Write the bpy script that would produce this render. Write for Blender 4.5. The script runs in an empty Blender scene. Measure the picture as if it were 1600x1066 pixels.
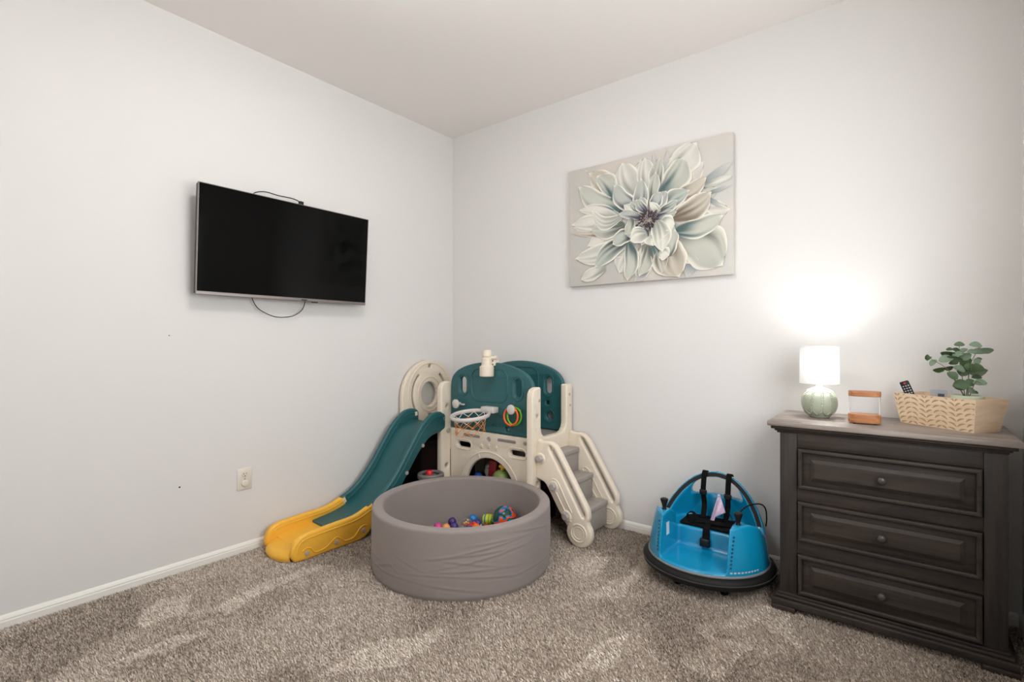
import bpy, bmesh, math, random
import numpy as np
from mathutils import Vector, Matrix
random.seed(7)
rng = np.random.default_rng(11)
PI = math.pi
SC = bpy.context.scene
COL = SC.collection

# ------------------------------------------------------------------ camera, world, light, exposure
cam_d = bpy.data.cameras.new('camera')
cam_d.sensor_width = 36.0
cam_d.lens = 36.0 * 782.0 / 1600.0
cam_d.shift_y = 1.5 / 1600.0
cam_d.clip_start = 0.05
cam = bpy.data.objects.new('camera', cam_d)
cam.location = (2.812, -2.815, 1.137)
cam.rotation_euler = (PI / 2, 0, math.radians(38.2))
COL.objects.link(cam)
SC.camera = cam

world = bpy.data.worlds.new('daylight')
SC.world = world
world.use_nodes = True
world.node_tree.nodes['Background'].inputs[0].default_value = (1.0, 0.99, 0.97, 1)
world.node_tree.nodes['Background'].inputs[1].default_value = 1.2

CEIL_E = 33.0                            # brightness of the added ceiling light's glass
RX, RY, RZ = 3.176, -3.95, 2.74          # room: x 0..RX, y RY..0, z 0..RZ


def area(name, loc, rot, sx, sy, power, color):
    d = bpy.data.lights.new(name, 'AREA')
    d.shape = 'RECTANGLE'
    d.size, d.size_y = sx, sy
    d.energy = power
    d.color = color
    o = bpy.data.objects.new(name, d)
    o.location = loc
    o.rotation_euler = rot
    COL.objects.link(o)
    return o


# daylight entering by the window in the right-hand wall (beside the camera) and the one behind the camera
area('window_daylight', (RX + 0.05, -1.5, 1.5), (0, PI / 2, 0), 1.15, 1.5, 33, (0.965, 0.985, 1.0))
area('window_daylight_rear', (1.45, RY - 0.05, 1.45), (PI / 2, 0, 0), 1.7, 1.2, 7, (0.965, 0.985, 1.0))

SC.view_settings.view_transform = 'Standard'
SC.view_settings.look = 'None'
SC.view_settings.gamma = 1
SC.view_settings.use_curve_mapping = False
SC.view_settings.exposure = 0.1
SC.cycles.max_bounces = 10
SC.cycles.diffuse_bounces = 6
SC.cycles.caustics_reflective = False
SC.cycles.caustics_refractive = False


# ------------------------------------------------------------------ materials
def lin(c):
    return tuple(((v / 255) / 12.92 if v / 255 <= 0.04045 else ((v / 255 + 0.055) / 1.055) ** 2.4) for v in c) + (1,)


def nodes(m):
    m.use_nodes = True
    return m.node_tree.nodes, m.node_tree.links, m.node_tree.nodes['Principled BSDF']


def M(name, rgb, rough=0.5, metal=0.0, bump=None, var=None, spec=0.5, coat=0.0, sheen=0.0):
    m = bpy.data.materials.new(name)
    N, L, b = nodes(m)
    b.inputs['Base Color'].default_value = lin(rgb)
    b.inputs['Roughness'].default_value = rough
    b.inputs['Metallic'].default_value = metal
    b.inputs['Specular IOR Level'].default_value = spec
    b.inputs['Coat Weight'].default_value = coat
    b.inputs['Sheen Weight'].default_value = sheen
    tc = N.new('ShaderNodeTexCoord')
    if var:
        s, a = var[0], var[1]
        n = N.new('ShaderNodeTexNoise')
        n.inputs['Scale'].default_value = s
        n.inputs['Detail'].default_value = 4
        L.new(tc.outputs['Object'], n.inputs['Vector'])
        r = N.new('ShaderNodeValToRGB')
        c = lin(rgb)
        r.color_ramp.elements[0].position = 0.3
        r.color_ramp.elements[1].position = 0.7
        r.color_ramp.elements[0].color = tuple(v * (1 - a) for v in c[:3]) + (1,)
        r.color_ramp.elements[1].color = tuple(min(1, v * (1 + a)) for v in c[:3]) + (1,)
        L.new(n.outputs['Fac'], r.inputs['Fac'])
        L.new(r.outputs['Color'], b.inputs['Base Color'])
    if bump:
        n = N.new('ShaderNodeTexNoise')
        n.inputs['Scale'].default_value = bump[0]
        n.inputs['Detail'].default_value = 3
        L.new(tc.outputs['Object'], n.inputs['Vector'])
        bp = N.new('ShaderNodeBump')
        bp.inputs['Strength'].default_value = bump[1]
        bp.inputs['Distance'].default_value = bump[2] if len(bump) > 2 else 0.002
        L.new(n.outputs['Fac'], bp.inputs['Height'])
        L.new(bp.outputs['Normal'], b.inputs['Normal'])
    return m


def wood(name, dark, light, scale=(2, 30, 30), rough=0.5, bump=0.25, saw=0.0, detail=6):
    m = bpy.data.materials.new(name)
    N, L, b = nodes(m)
    tc = N.new('ShaderNodeTexCoord')
    mp = N.new('ShaderNodeMapping')
    mp.inputs['Scale'].default_value = scale
    L.new(tc.outputs['Object'], mp.inputs['Vector'])
    n = N.new('ShaderNodeTexNoise')
    n.inputs['Scale'].default_value = 1.6
    n.inputs['Detail'].default_value = detail
    n.inputs['Distortion'].default_value = 0.6
    L.new(mp.outputs[0], n.inputs['Vector'])
    r = N.new('ShaderNodeValToRGB')
    r.color_ramp.elements[0].position = 0.32
    r.color_ramp.elements[1].position = 0.72
    r.color_ramp.elements[0].color = lin(dark)
    r.color_ramp.elements[1].color = lin(light)
    L.new(n.outputs['Fac'], r.inputs['Fac'])
    col = r.outputs['Color']
    if saw:                                    # rough-sawn cross marks worn into the stain
        mp2 = N.new('ShaderNodeMapping')
        mp2.inputs['Scale'].default_value = (70, 6, 6)
        L.new(tc.outputs['Object'], mp2.inputs['Vector'])
        n2 = N.new('ShaderNodeTexNoise')
        n2.inputs['Scale'].default_value = 2.0
        n2.inputs['Detail'].default_value = 5
        L.new(mp2.outputs[0], n2.inputs['Vector'])
        mx = N.new('ShaderNodeMix')
        mx.data_type = 'RGBA'
        mx.blend_type = 'MULTIPLY'
        mx.inputs['Factor'].default_value = saw
        L.new(col, mx.inputs['A'])
        L.new(n2.outputs['Fac'], mx.inputs['B'])
        col = mx.outputs['Result']
    L.new(col, b.inputs['Base Color'])
    b.inputs['Roughness'].default_value = rough
    bp = N.new('ShaderNodeBump')
    bp.inputs['Strength'].default_value = bump
    bp.inputs['Distance'].default_value = 0.002
    L.new(n.outputs['Fac'], bp.inputs['Height'])
    L.new(bp.outputs['Normal'], b.inputs['Normal'])
    return m


def attr_mat(name, attr='tint', rough=0.6, bump=None, spec=0.5):
    m = bpy.data.materials.new(name)
    N, L, b = nodes(m)
    a = N.new('ShaderNodeAttribute')
    a.attribute_name = attr
    L.new(a.outputs['Color'], b.inputs['Base Color'])
    b.inputs['Roughness'].default_value = rough
    b.inputs['Specular IOR Level'].default_value = spec
    if bump:
        tc = N.new('ShaderNodeTexCoord')
        n = N.new('ShaderNodeTexNoise')
        n.inputs['Scale'].default_value = bump[0]
        n.inputs['Detail'].default_value = 4
        L.new(tc.outputs['Object'], n.inputs['Vector'])
        bp = N.new('ShaderNodeBump')
        bp.inputs['Strength'].default_value = bump[1]
        bp.inputs['Distance'].default_value = 0.003
        L.new(n.outputs['Fac'], bp.inputs['Height'])
        L.new(bp.outputs['Normal'], b.inputs['Normal'])
    return m


MAT = {}
MAT['wall'] = M('wall_paint', (222, 220, 218), 0.85, bump=(140, 0.12, 0.0015), var=(0.8, 0.012))
MAT['ceiling'] = M('ceiling_paint', (236, 232, 229), 0.9, bump=(120, 0.15, 0.0015))
MAT['trim'] = M('trim_paint', (232, 230, 224), 0.45)
MAT['ivory'] = M('ivory_plastic', (227, 215, 197), 0.42, bump=(260, 0.05, 0.0008))
MAT['teal'] = M('teal_plastic', (36, 90, 94), 0.42, bump=(260, 0.06, 0.0008))
MAT['yellow'] = M('yellow_plastic', (238, 180, 60), 0.45, bump=(260, 0.06, 0.0008))
MAT['grey_plastic'] = M('grey_plastic', (158, 151, 145), 0.5, bump=(260, 0.06, 0.0008))
MAT['bolt'] = M('bolt_plastic', (168, 162, 156), 0.45)
MAT['pit'] = M('pit_fabric', (140, 130, 126), 0.85, bump=(900, 0.12, 0.0006), var=(5, 0.03), sheen=0.1)
MAT['black'] = M('black_plastic', (13, 13, 14), 0.45, spec=0.35)
MAT['webbing'] = M('black_webbing', (11, 11, 12), 0.85, bump=(500, 0.2, 0.0006), spec=0.15)
MAT['rubber'] = M('black_rubber', (15, 14, 13), 0.6, spec=0.3)
MAT['blue'] = M('blue_car_plastic', (10, 140, 184), 0.22, coat=0.3)
MAT['trimblack'] = M('dark_car_trim', (30, 26, 25), 0.6, spec=0.25)
MAT['silver'] = M('silver_bezel', (132, 124, 120), 0.42, metal=0.6)
MAT['screen'] = M('tv_screen', (4, 4, 4), 0.07, spec=0.14)
MAT['dresser'] = wood('dark_stained_wood', (36, 28, 23), (64, 53, 45), (2.2, 26, 26), 0.6, 0.4, 0.35)
MAT['dresser_v'] = wood('dark_stained_wood_upright', (34, 28, 24), (58, 49, 43), (26, 26, 2.2), 0.6, 0.4, 0.2)
MAT['dresser_top'] = wood('lighter_wood_top', (104, 93, 86), (158, 147, 139), (1.6, 24, 24), 0.42, 0.3)  # top slab coloured lighter than the dresser front
MAT['acacia'] = wood('acacia_wood', (148, 92, 56), (194, 136, 90), (6, 50, 50), 0.4, 0.1)
MAT['pine'] = wood('pale_basket_wood', (216, 189, 156), (236, 213, 185), (3, 4, 30), 0.6, 0.1, detail=3)
MAT['print'] = M('leaf_print_ink', (172, 146, 106), 0.75)
MAT['sage'] = M('sage_ceramic', (162, 169, 150), 0.4, coat=0.2)
MAT['pot'] = M('pale_green_pot', (206, 216, 190), 0.5)
MAT['soil'] = M('potting_moss', (70, 66, 48), 0.95, bump=(80, 0.8, 0.004))
MAT['stem'] = M('plant_stem', (104, 104, 72), 0.7)
MAT['leaf_a'] = M('leaf_deep_green', (64, 88, 52), 0.5, var=(40, 0.2))
MAT['leaf_b'] = M('leaf_silver_green', (122, 142, 118), 0.55, var=(40, 0.12))
MAT['leaf_c'] = M('leaf_mid_green', (84, 106, 78), 0.5, var=(40, 0.15))
MAT['white_net'] = M('white_cord', (236, 232, 224), 0.7)
MAT['orange_net'] = M('orange_cord', (230, 140, 52), 0.7)
MAT['red'] = M('red_plastic', (214, 30, 34), 0.35)
MAT['orange'] = M('orange_plastic', (232, 100, 30), 0.35)
MAT['lime'] = M('lime_plastic', (112, 186, 24), 0.35)
MAT['outlet'] = M('outlet_plate', (224, 216, 204), 0.35)
MAT['dark'] = M('dark_slot', (28, 25, 23), 0.7)
MAT['hoop'] = M('pale_grey_plastic', (206, 200, 195), 0.45)
MAT['white_metal'] = M('white_metal', (240, 238, 234), 0.4)
MAT['paper'] = M('white_sticker', (214, 224, 230), 0.5)


def glass_mat(name, tint, amount, rough=0.05):
    m = bpy.data.materials.new(name)
    N, L, b = nodes(m)
    t = N.new('ShaderNodeBsdfTransparent')
    t.inputs[0].default_value = tint
    g = N.new('ShaderNodeBsdfPrincipled')
    g.inputs['Base Color'].default_value = (0.9, 0.9, 0.92, 1)
    g.inputs['Roughness'].default_value = rough
    fr = N.new('ShaderNodeLayerWeight')
    fr.inputs[0].default_value = amount
    mx = N.new('ShaderNodeMixShader')
    L.new(fr.outputs['Fresnel'], mx.inputs[0])
    L.new(t.outputs[0], mx.inputs[1])
    L.new(g.outputs[0], mx.inputs[2])
    L.new(mx.outputs[0], N['Material Output'].inputs['Surface'])
    return m


MAT['glass'] = glass_mat('clear_glass', (0.985, 0.985, 0.992, 1), 0.12)
MAT['clear'] = glass_mat('clear_plastic', (0.92, 0.94, 0.96, 1), 0.35)
MAT['bluecard'] = glass_mat('pale_blue_clear_plastic', (0.80, 0.86, 0.95, 1), 0.4)


def shade_mat():
    m = bpy.data.materials.new('lamp_shade_fabric')
    N, L, b = nodes(m)
    d = N.new('ShaderNodeBsdfDiffuse')
    d.inputs[0].default_value = (0.9, 0.9, 0.9, 1)
    t = N.new('ShaderNodeBsdfTranslucent')
    t.inputs[0].default_value = (0.95, 0.95, 0.95, 1)
    mx = N.new('ShaderNodeMixShader')
    mx.inputs[0].default_value = 0.12
    L.new(d.outputs[0], mx.inputs[1])
    L.new(t.outputs[0], mx.inputs[2])
    L.new(mx.outputs[0], N['Material Output'].inputs['Surface'])
    return m


MAT['shade'] = shade_mat()
em = bpy.data.materials.new('lit_bulb')
N_, L_, b_ = nodes(em)
b_.inputs['Emission Color'].default_value = (1, 0.97, 0.93, 1)
b_.inputs['Emission Strength'].default_value = 100
MAT['bulb'] = em


# ------------------------------------------------------------------ object helpers
def tag(o, label=None, cat=None, group=None, kind=None):
    if label:
        o['label'] = label
    if cat:
        o['category'] = cat
    if group:
        o['group'] = group
    if kind:
        o['kind'] = kind
    return o


def total(o):
    v = Vector((0, 0, 0))
    while o is not None:
        v += o.location
        o = o.parent
    return v


def root(name, label, cat, loc=(0, 0, 0), rot=(0, 0, 0), group=None):
    o = bpy.data.objects.new(name, None)
    o.empty_display_size = 0.05
    o.location = loc
    o.rotation_euler = rot
    COL.objects.link(o)
    return tag(o, label, cat, group)


def put(name, mesh, mat, parent=None, loc=(0, 0, 0), rot=(0, 0, 0), scale=(1, 1, 1), world=True, smooth=None):
    """link a mesh as one object; world=True: mesh/loc are in world axes (parents unrotated)"""
    if mat is not None and len(mesh.materials) == 0:
        mesh.materials.append(MAT[mat] if isinstance(mat, str) else mat)
    o = bpy.data.objects.new(name, mesh)
    o.location = loc
    o.rotation_euler = rot
    o.scale = scale
    COL.objects.link(o)
    if parent is not None:
        o.parent = parent
        if world:
            o.location = Vector(loc) - total(parent)
    if smooth is not None:
        shade(mesh, smooth)
    return o


def shade(me, ang):
    """smooth shading with sharp edges above ang degrees"""
    me.polygons.foreach_set('use_smooth', [True] * len(me.polygons))
    if ang < 180:
        try:
            me.set_sharp_from_angle(angle=math.radians(ang))
        except Exception:
            pass
    me.update()


def bm_mesh(bm, name='m'):
    me = bpy.data.meshes.new(name)
    bmesh.ops.recalc_face_normals(bm, faces=bm.faces)
    bm.to_mesh(me)
    bm.free()
    return me


def raw(verts, faces, smooth=None):
    me = bpy.data.meshes.new('m')
    me.from_pydata([tuple(v) for v in verts], [], faces)
    me.update()
    if smooth is not None:
        shade(me, smooth)
    return me


def box(x0, x1, y0, y1, z0, z1, bevel=0.0, seg=2):
    bm = bmesh.new()
    bmesh.ops.create_cube(bm, size=1)
    for v in bm.verts:
        v.co = Vector((x0 + (v.co.x + .5) * (x1 - x0), y0 + (v.co.y + .5) * (y1 - y0), z0 + (v.co.z + .5) * (z1 - z0)))
    if bevel > 0:
        bmesh.ops.bevel(bm, geom=list(bm.edges), offset=bevel, segments=seg, affect='EDGES', profile=0.5)
    me = bm_mesh(bm)
    if bevel > 0:
        shade(me, 45)
    return me


def lathe(prof, n=32, arc=2 * PI, center=(0, 0, 0), closed=False):
    full = abs(arc - 2 * PI) < 1e-6
    vs, fs = [], []
    m = len(prof)
    cols = n if full else n + 1
    for i in range(cols):
        a = arc * i / n
        for r, z in prof:
            vs.append((center[0] + r * math.cos(a), center[1] + r * math.sin(a), center[2] + z))
    for i in range(n):
        j = (i + 1) % cols
        for k in range(m - 1 + (1 if closed else 0)):
            k2 = (k + 1) % m
            fs.append((i * m + k, j * m + k, j * m + k2, i * m + k2))
    me = raw(vs, fs)
    bm = bmesh.new()
    bm.from_mesh(me)
    bmesh.ops.remove_doubles(bm, verts=bm.verts, dist=1e-6)
    bmesh.ops.recalc_face_normals(bm, faces=bm.faces)
    bm.to_mesh(me)
    bm.free()
    shade(me, 40)
    return me


def ball(r, u=20, v=12):
    bm = bmesh.new()
    bmesh.ops.create_uvsphere(bm, u_segments=u, v_segments=v, radius=r)
    me = bm_mesh(bm)
    shade(me, 180)
    return me


def smooth_path(pts, n=6, closed=False):
    P = [Vector(p) for p in pts]
    out = []
    m = len(P)
    for i in range(m if closed else m - 1):
        p0 = P[(i - 1) % m] if (closed or i > 0) else P[0]
        p1 = P[i]
        p2 = P[(i + 1) % m]
        p3 = P[(i + 2) % m] if (closed or i + 2 < m) else P[-1]
        for k in range(n):
            t = k / n
            out.append(0.5 * ((2 * p1) + (-p0 + p2) * t + (2 * p0 - 5 * p1 + 4 * p2 - p3) * t * t + (-p0 + 3 * p1 - 3 * p2 + p3) * t ** 3))
    if not closed:
        out.append(P[-1])
    return out


def tube_bm(bm, pts, r, seg=8, closed=False, up=None, flat=1.0):
    P = [Vector(p) for p in pts]
    m = len(P)
    rings = []
    prev = Vector(up) if up else None
    for i in range(m):
        a = P[(i - 1) % m] if (closed or i > 0) else P[i]
        b = P[(i + 1) % m] if (closed or i < m - 1) else P[i]
        t = (b - a).normalized()
        if prev is None:
            prev = Vector((0, 0, 1)) if abs(t.z) < 0.9 else Vector((1, 0, 0))
        nrm = prev - t * prev.dot(t)
        if nrm.length < 1e-5:
            nrm = t.orthogonal()
        nrm.normalize()
        prev = nrm
        bi = t.cross(nrm)
        rr = r[i] if isinstance(r, (list, tuple)) else r
        rings.append([bm.verts.new(P[i] + nrm * rr * flat * math.cos(2 * PI * k / seg) + bi * rr * math.sin(2 * PI * k / seg)) for k in range(seg)])
    for i in range(m if closed else m - 1):
        A, B = rings[i], rings[(i + 1) % m]
        for k in range(seg):
            bm.faces.new((A[k], A[(k + 1) % seg], B[(k + 1) % seg], B[k]))
    if not closed:
        bm.faces.new(list(reversed(rings[0])))
        bm.faces.new(rings[-1])


def tube(pts, r, seg=8, closed=False, up=None, flat=1.0):
    bm = bmesh.new()
    tube_bm(bm, pts, r, seg, closed, up, flat)
    me = bm_mesh(bm)
    shade(me, 50)
    return me


def band(pts, normals, width, thick):
    """flat strap: width measured across path in the plane perpendicular to the normal"""
    bm = bmesh.new()
    rings = []
    P = [Vector(p) for p in pts]
    for i, p in enumerate(P):
        t = (P[min(i + 1, len(P) - 1)] - P[max(i - 1, 0)]).normalized()
        n = Vector(normals[i] if isinstance(normals, list) else normals).normalized()
        s = t.cross(n).normalized()
        n = s.cross(t).normalized()
        w = width[i] if isinstance(width, list) else width
        rings.append([bm.verts.new(p + s * a * w / 2 + n * b * thick / 2) for a, b in ((-1, -1), (1, -1), (1, 1), (-1, 1))])
    for A, B in zip(rings, rings[1:]):
        for k in range(4):
            bm.faces.new((A[k], A[(k + 1) % 4], B[(k + 1) % 4], B[k]))
    bm.faces.new(rings[0])
    bm.faces.new(rings[-1])
    return bm_mesh(bm)


def plate(outer, holes=(), thick=0.03, bevel=0.006, plane='xz', at=0.0, res=2):
    """flat piece with rounded edges and holes; 2-D outline in the given plane, `at` is the centre of the thickness"""
    cu = bpy.data.curves.new('tmp', 'CURVE')
    cu.dimensions = '2D'
    cu.fill_mode = 'BOTH'
    bevel = min(bevel, thick * 0.49)
    cu.extrude = thick / 2 - bevel
    cu.bevel_depth = bevel
    cu.offset = -bevel
    cu.bevel_resolution = res
    for pts in [outer] + list(holes):
        sp = cu.splines.new('POLY')
        sp.points.add(len(pts) - 1)
        for p, q in zip(sp.points, pts):
            p.co = (q[0], q[1], 0, 1)
        sp.use_cyclic_u = True
    ob = bpy.data.objects.new('tmp', cu)
    me = bpy.data.meshes.new_from_object(ob)
    bpy.data.objects.remove(ob)
    bpy.data.curves.remove(cu)
    me.materials.clear()
    n = len(me.vertices)
    co = np.empty(n * 3, dtype=np.float32)
    me.vertices.foreach_get('co', co)
    co = co.reshape(n, 3)
    u, v, w = co[:, 0].copy(), co[:, 1].copy(), co[:, 2].copy()
    if plane == 'xz':
        co[:, 0], co[:, 1], co[:, 2] = u, at - w, v
    elif plane == 'yz':
        co[:, 0], co[:, 1], co[:, 2] = at + w, u, v
    else:
        co[:, 2] += at
    me.vertices.foreach_set('co', co.ravel())
    bm = bmesh.new()
    bm.from_mesh(me)
    bmesh.ops.remove_doubles(bm, verts=bm.verts, dist=1e-5)
    bmesh.ops.recalc_face_normals(bm, faces=bm.faces)
    bm.to_mesh(me)
    bm.free()
    shade(me, 40)
    return me


def rrect(u0, u1, v0, v1, r, n=6):
    """rounded rectangle; r scalar or (ll, lr, ur, ul)"""
    R = r if isinstance(r, (list, tuple)) else (r, r, r, r)
    out = []
    for (cx, cy, a0, rr) in ((u0 + R[0], v0 + R[0], PI, R[0]), (u1 - R[1], v0 + R[1], 1.5 * PI, R[1]),
                             (u1 - R[2], v1 - R[2], 0, R[2]), (u0 + R[3], v1 - R[3], 0.5 * PI, R[3])):
        if rr < 1e-6:
            out.append((cx, cy))
            continue
        for k in range(n + 1):
            a = a0 + 0.5 * PI * k / n
            out.append((cx + rr * math.cos(a), cy + rr * math.sin(a)))
    return out


def circ(cx, cy, r, n=20, ry=None):
    ry = ry or r
    return [(cx + r * math.cos(2 * PI * k / n), cy + ry * math.sin(2 * PI * k / n)) for k in range(n)]


def sp2(pts, n=5, closed=False):
    return [(p.x, p.y) for p in smooth_path([(a, b, 0) for a, b in pts], n, closed)]


def struct(name, me, mat, label, cat, parent=None):
    o = put(name, me, mat, parent)
    if parent is None:
        tag(o, label, cat, kind='structure')
    return o


# ------------------------------------------------------------------ the room
T = 0.12
carpet_base = M('carpet_backing', (172, 157, 143), 0.95, bump=(350, 0.8, 0.004), var=(240, 0.18))
struct('floor', box(-T, RX + T, RY - T, T, -0.1, 0.0), carpet_base, 'grey-beige carpeted bedroom floor', 'floor')
struct('ceiling', box(-T, RX + T, RY - T, T, RZ, RZ + 0.1), 'ceiling', 'plain off-white painted ceiling', 'ceiling')
wl = struct('wall_left', box(-T, 0, RY - T, T, 0, RZ), 'wall', 'white wall with the television and outlet', 'wall')
struct('wall_back', box(0, RX, 0, T, 0, RZ), 'wall', 'white wall with the flower canvas and lit lamp', 'wall')
struct('wall_right', plate([(RY - T, 0), (T, 0), (T, RZ), (RY - T, RZ)], [[(-2.25, 0.9), (-0.75, 0.9), (-0.75, 2.1), (-2.25, 2.1)]], T, 0.0005, 'yz', RX + T / 2), 'wall', 'white wall with a window at the dresser end', 'wall')
wf = plate([(0, 0), (RX, 0), (RX, RZ), (0, RZ)], [[(0.6, 0.85), (2.3, 0.85), (2.3, 2.05), (0.6, 2.05)]], T, 0.0005, 'xz', RY - T / 2)
struct('wall_front', wf, 'wall', 'white wall with the window behind the viewer', 'wall')
win = root('window_1', 'white framed window in the wall behind the viewer', 'window', (1.45, RY - 0.02, 0.85))
win['kind'] = 'structure'
put('window_frame', plate([(0.6, 0.85), (2.3, 0.85), (2.3, 2.05), (0.6, 2.05)],
                          [[(0.64, 0.89), (1.43, 0.89), (1.43, 2.01), (0.64, 2.01)], [(1.47, 0.89), (2.26, 0.89), (2.26, 2.01), (1.47, 2.01)]],
                          0.04, 0.004, 'xz', RY - 0.021), 'trim', win)
put('window_sill', box(0.55, 2.35, RY - 0.0, RY + 0.05, 0.825, 0.85, 0.004), 'trim', win)
win2 = root('window_2', 'white framed window in the wall beside the dresser', 'window', (RX + 0.02, -1.5, 0.9))
win2['kind'] = 'structure'
put('window_frame', plate([(-2.25, 0.9), (-0.75, 0.9), (-0.75, 2.1), (-2.25, 2.1)],
                          [[(-2.21, 0.94), (-1.52, 0.94), (-1.52, 2.06), (-2.21, 2.06)], [(-1.48, 0.94), (-0.79, 0.94), (-0.79, 2.06), (-1.48, 2.06)]],
                          0.04, 0.004, 'yz', RX + 0.021), 'trim', win2)
put('window_sill', box(RX - 0.05, RX, -2.3, -0.7, 0.875, 0.90, 0.004), 'trim', win2)
# added ceiling light, unseen above the frame, to brighten ceiling and walls
cl = root('added_ceiling_light', 'added round light, unseen, that brightens the room from the ceiling', 'added light', (1.5, -1.8, RZ))
put('ceiling_plate', lathe([(0, 0), (0.09, 0), (0.09, -0.02), (0.03, -0.03), (0.012, -0.032), (0.012, -0.10), (0, -0.10)], 32, center=(1.5, -1.8, RZ)), 'white_metal', cl)
gm = bpy.data.materials.new('added_light_glass')
N_, L_, b_ = nodes(gm)
b_.inputs['Base Color'].default_value = (0.9, 0.9, 0.88, 1)
b_.inputs['Emission Color'].default_value = (1, 0.995, 0.985, 1)
b_.inputs['Emission Strength'].default_value = CEIL_E
put('glass_bowl', lathe([(0.17, -0.075), (0.165, -0.105), (0.14, -0.135), (0.09, -0.158), (0, -0.168)] , 40, center=(1.5, -1.8, RZ)), gm, cl)


def baseboard(name, axis, a0, a1, fixed, sign, label):
    """stepped ogee skirting run"""
    prof = [(0, 0), (0.0125, 0), (0.0125, 0.030), (0.0105, 0.034), (0.0105, 0.040), (0.007, 0.047), (0.0035, 0.052), (0, 0.055)]
    vs, fs = [], []
    for a in (a0, a1):
        for d, z in prof:
            vs.append((fixed + sign * d, a, z) if axis == 'y' else (a, fixed + sign * d, z))
    m = len(prof)
    for k in range(m - 1):
        fs.append((k, k + 1, m + k + 1, m + k))
    fs += [tuple(range(m)), tuple(range(2 * m - 1, m - 1, -1))]
    me = raw(vs, fs)
    bm = bmesh.new()
    bm.from_mesh(me)
    bmesh.ops.recalc_face_normals(bm, faces=bm.faces)
    bm.to_mesh(me)
    bm.free()
    struct(name, me, 'trim', label, 'baseboard')


baseboard('baseboard_left', 'y', RY, 0, 0, 1, 'white baseboard under the television wall')
baseboard('baseboard_back', 'x', 0.0125, RX - 0.0125, 0, -1, 'white baseboard behind the blue ride-on car')
baseboard('baseboard_right', 'y', RY, 0, RX, -1, 'white baseboard beside the dark dresser')
for (y, z, r) in ((-1.934, 1.168, 0.0028), (-1.89, 0.421, 0.0045)):
    put('nail_hole', lathe([(0, 0.0012), (r * .6, 0.0012), (r, 0)], 10), 'dark', wl, (0.0, y, z), (0, PI / 2, 0))

# carpet pile: short leaning yarn blades, brushed lighter where the nap was vacuumed the other way
POLY = [[(1.711, -0.878), (1.753, -0.42), (1.852, -0.746), (1.809, -0.814)],
        [(2.167, -0.811), (2.306, -0.49), (2.419, -0.368), (2.386, -0.522), (2.213, -0.882)],
        [(0.377, -2.163), (0.244, -2.046), (0.305, -1.942), (0.428, -2.032), (0.461, -2.154)],
        [(0.506, -1.939), (0.459, -1.732), (0.436, -1.502), (0.529, -1.383), (0.522, -1.644), (0.601, -1.927)],
        [(1.426, -0.533), (1.599, -0.397), (1.617, -0.701), (1.447, -0.661)],
        [(0.611, -2.309), (0.594, -2.13), (0.659, -1.998), (0.711, -2.185)],
        [(2.329, -0.597), (2.448, -0.473), (2.555, -0.779), (2.456, -0.664)],
        [(1.733, -0.526), (1.692, -0.11), (1.786, -0.25), (1.798, -0.559)],
        [(1.24, -1.924), (1.247, -1.616), (1.393, -1.42), (1.441, -1.655)],
        [(1.878, -1.421), (1.9, -1.153), (1.997, -0.972), (2.023, -1.241)],
        [(2.184, -1.071), (2.226, -0.846), (2.37, -0.784), (2.332, -1.064)]]


def value_noise(x, y, s, seed):
    r = np.random.default_rng(seed)
    g = r.random((64, 64))
    xs, ys = x * s + 100, y * s + 100
    xi, yi = np.floor(xs).astype(int), np.floor(ys).astype(int)
    fx, fy = xs - xi, ys - yi
    fx, fy = fx * fx * (3 - 2 * fx), fy * fy * (3 - 2 * fy)
    a, b = g[xi % 64, yi % 64], g[(xi + 1) % 64, yi % 64]
    c, d = g[xi % 64, (yi + 1) % 64], g[(xi + 1) % 64, (yi + 1) % 64]
    return (a * (1 - fx) + b * fx) * (1 - fy) + (c * (1 - fx) + d * fx) * fy


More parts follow.
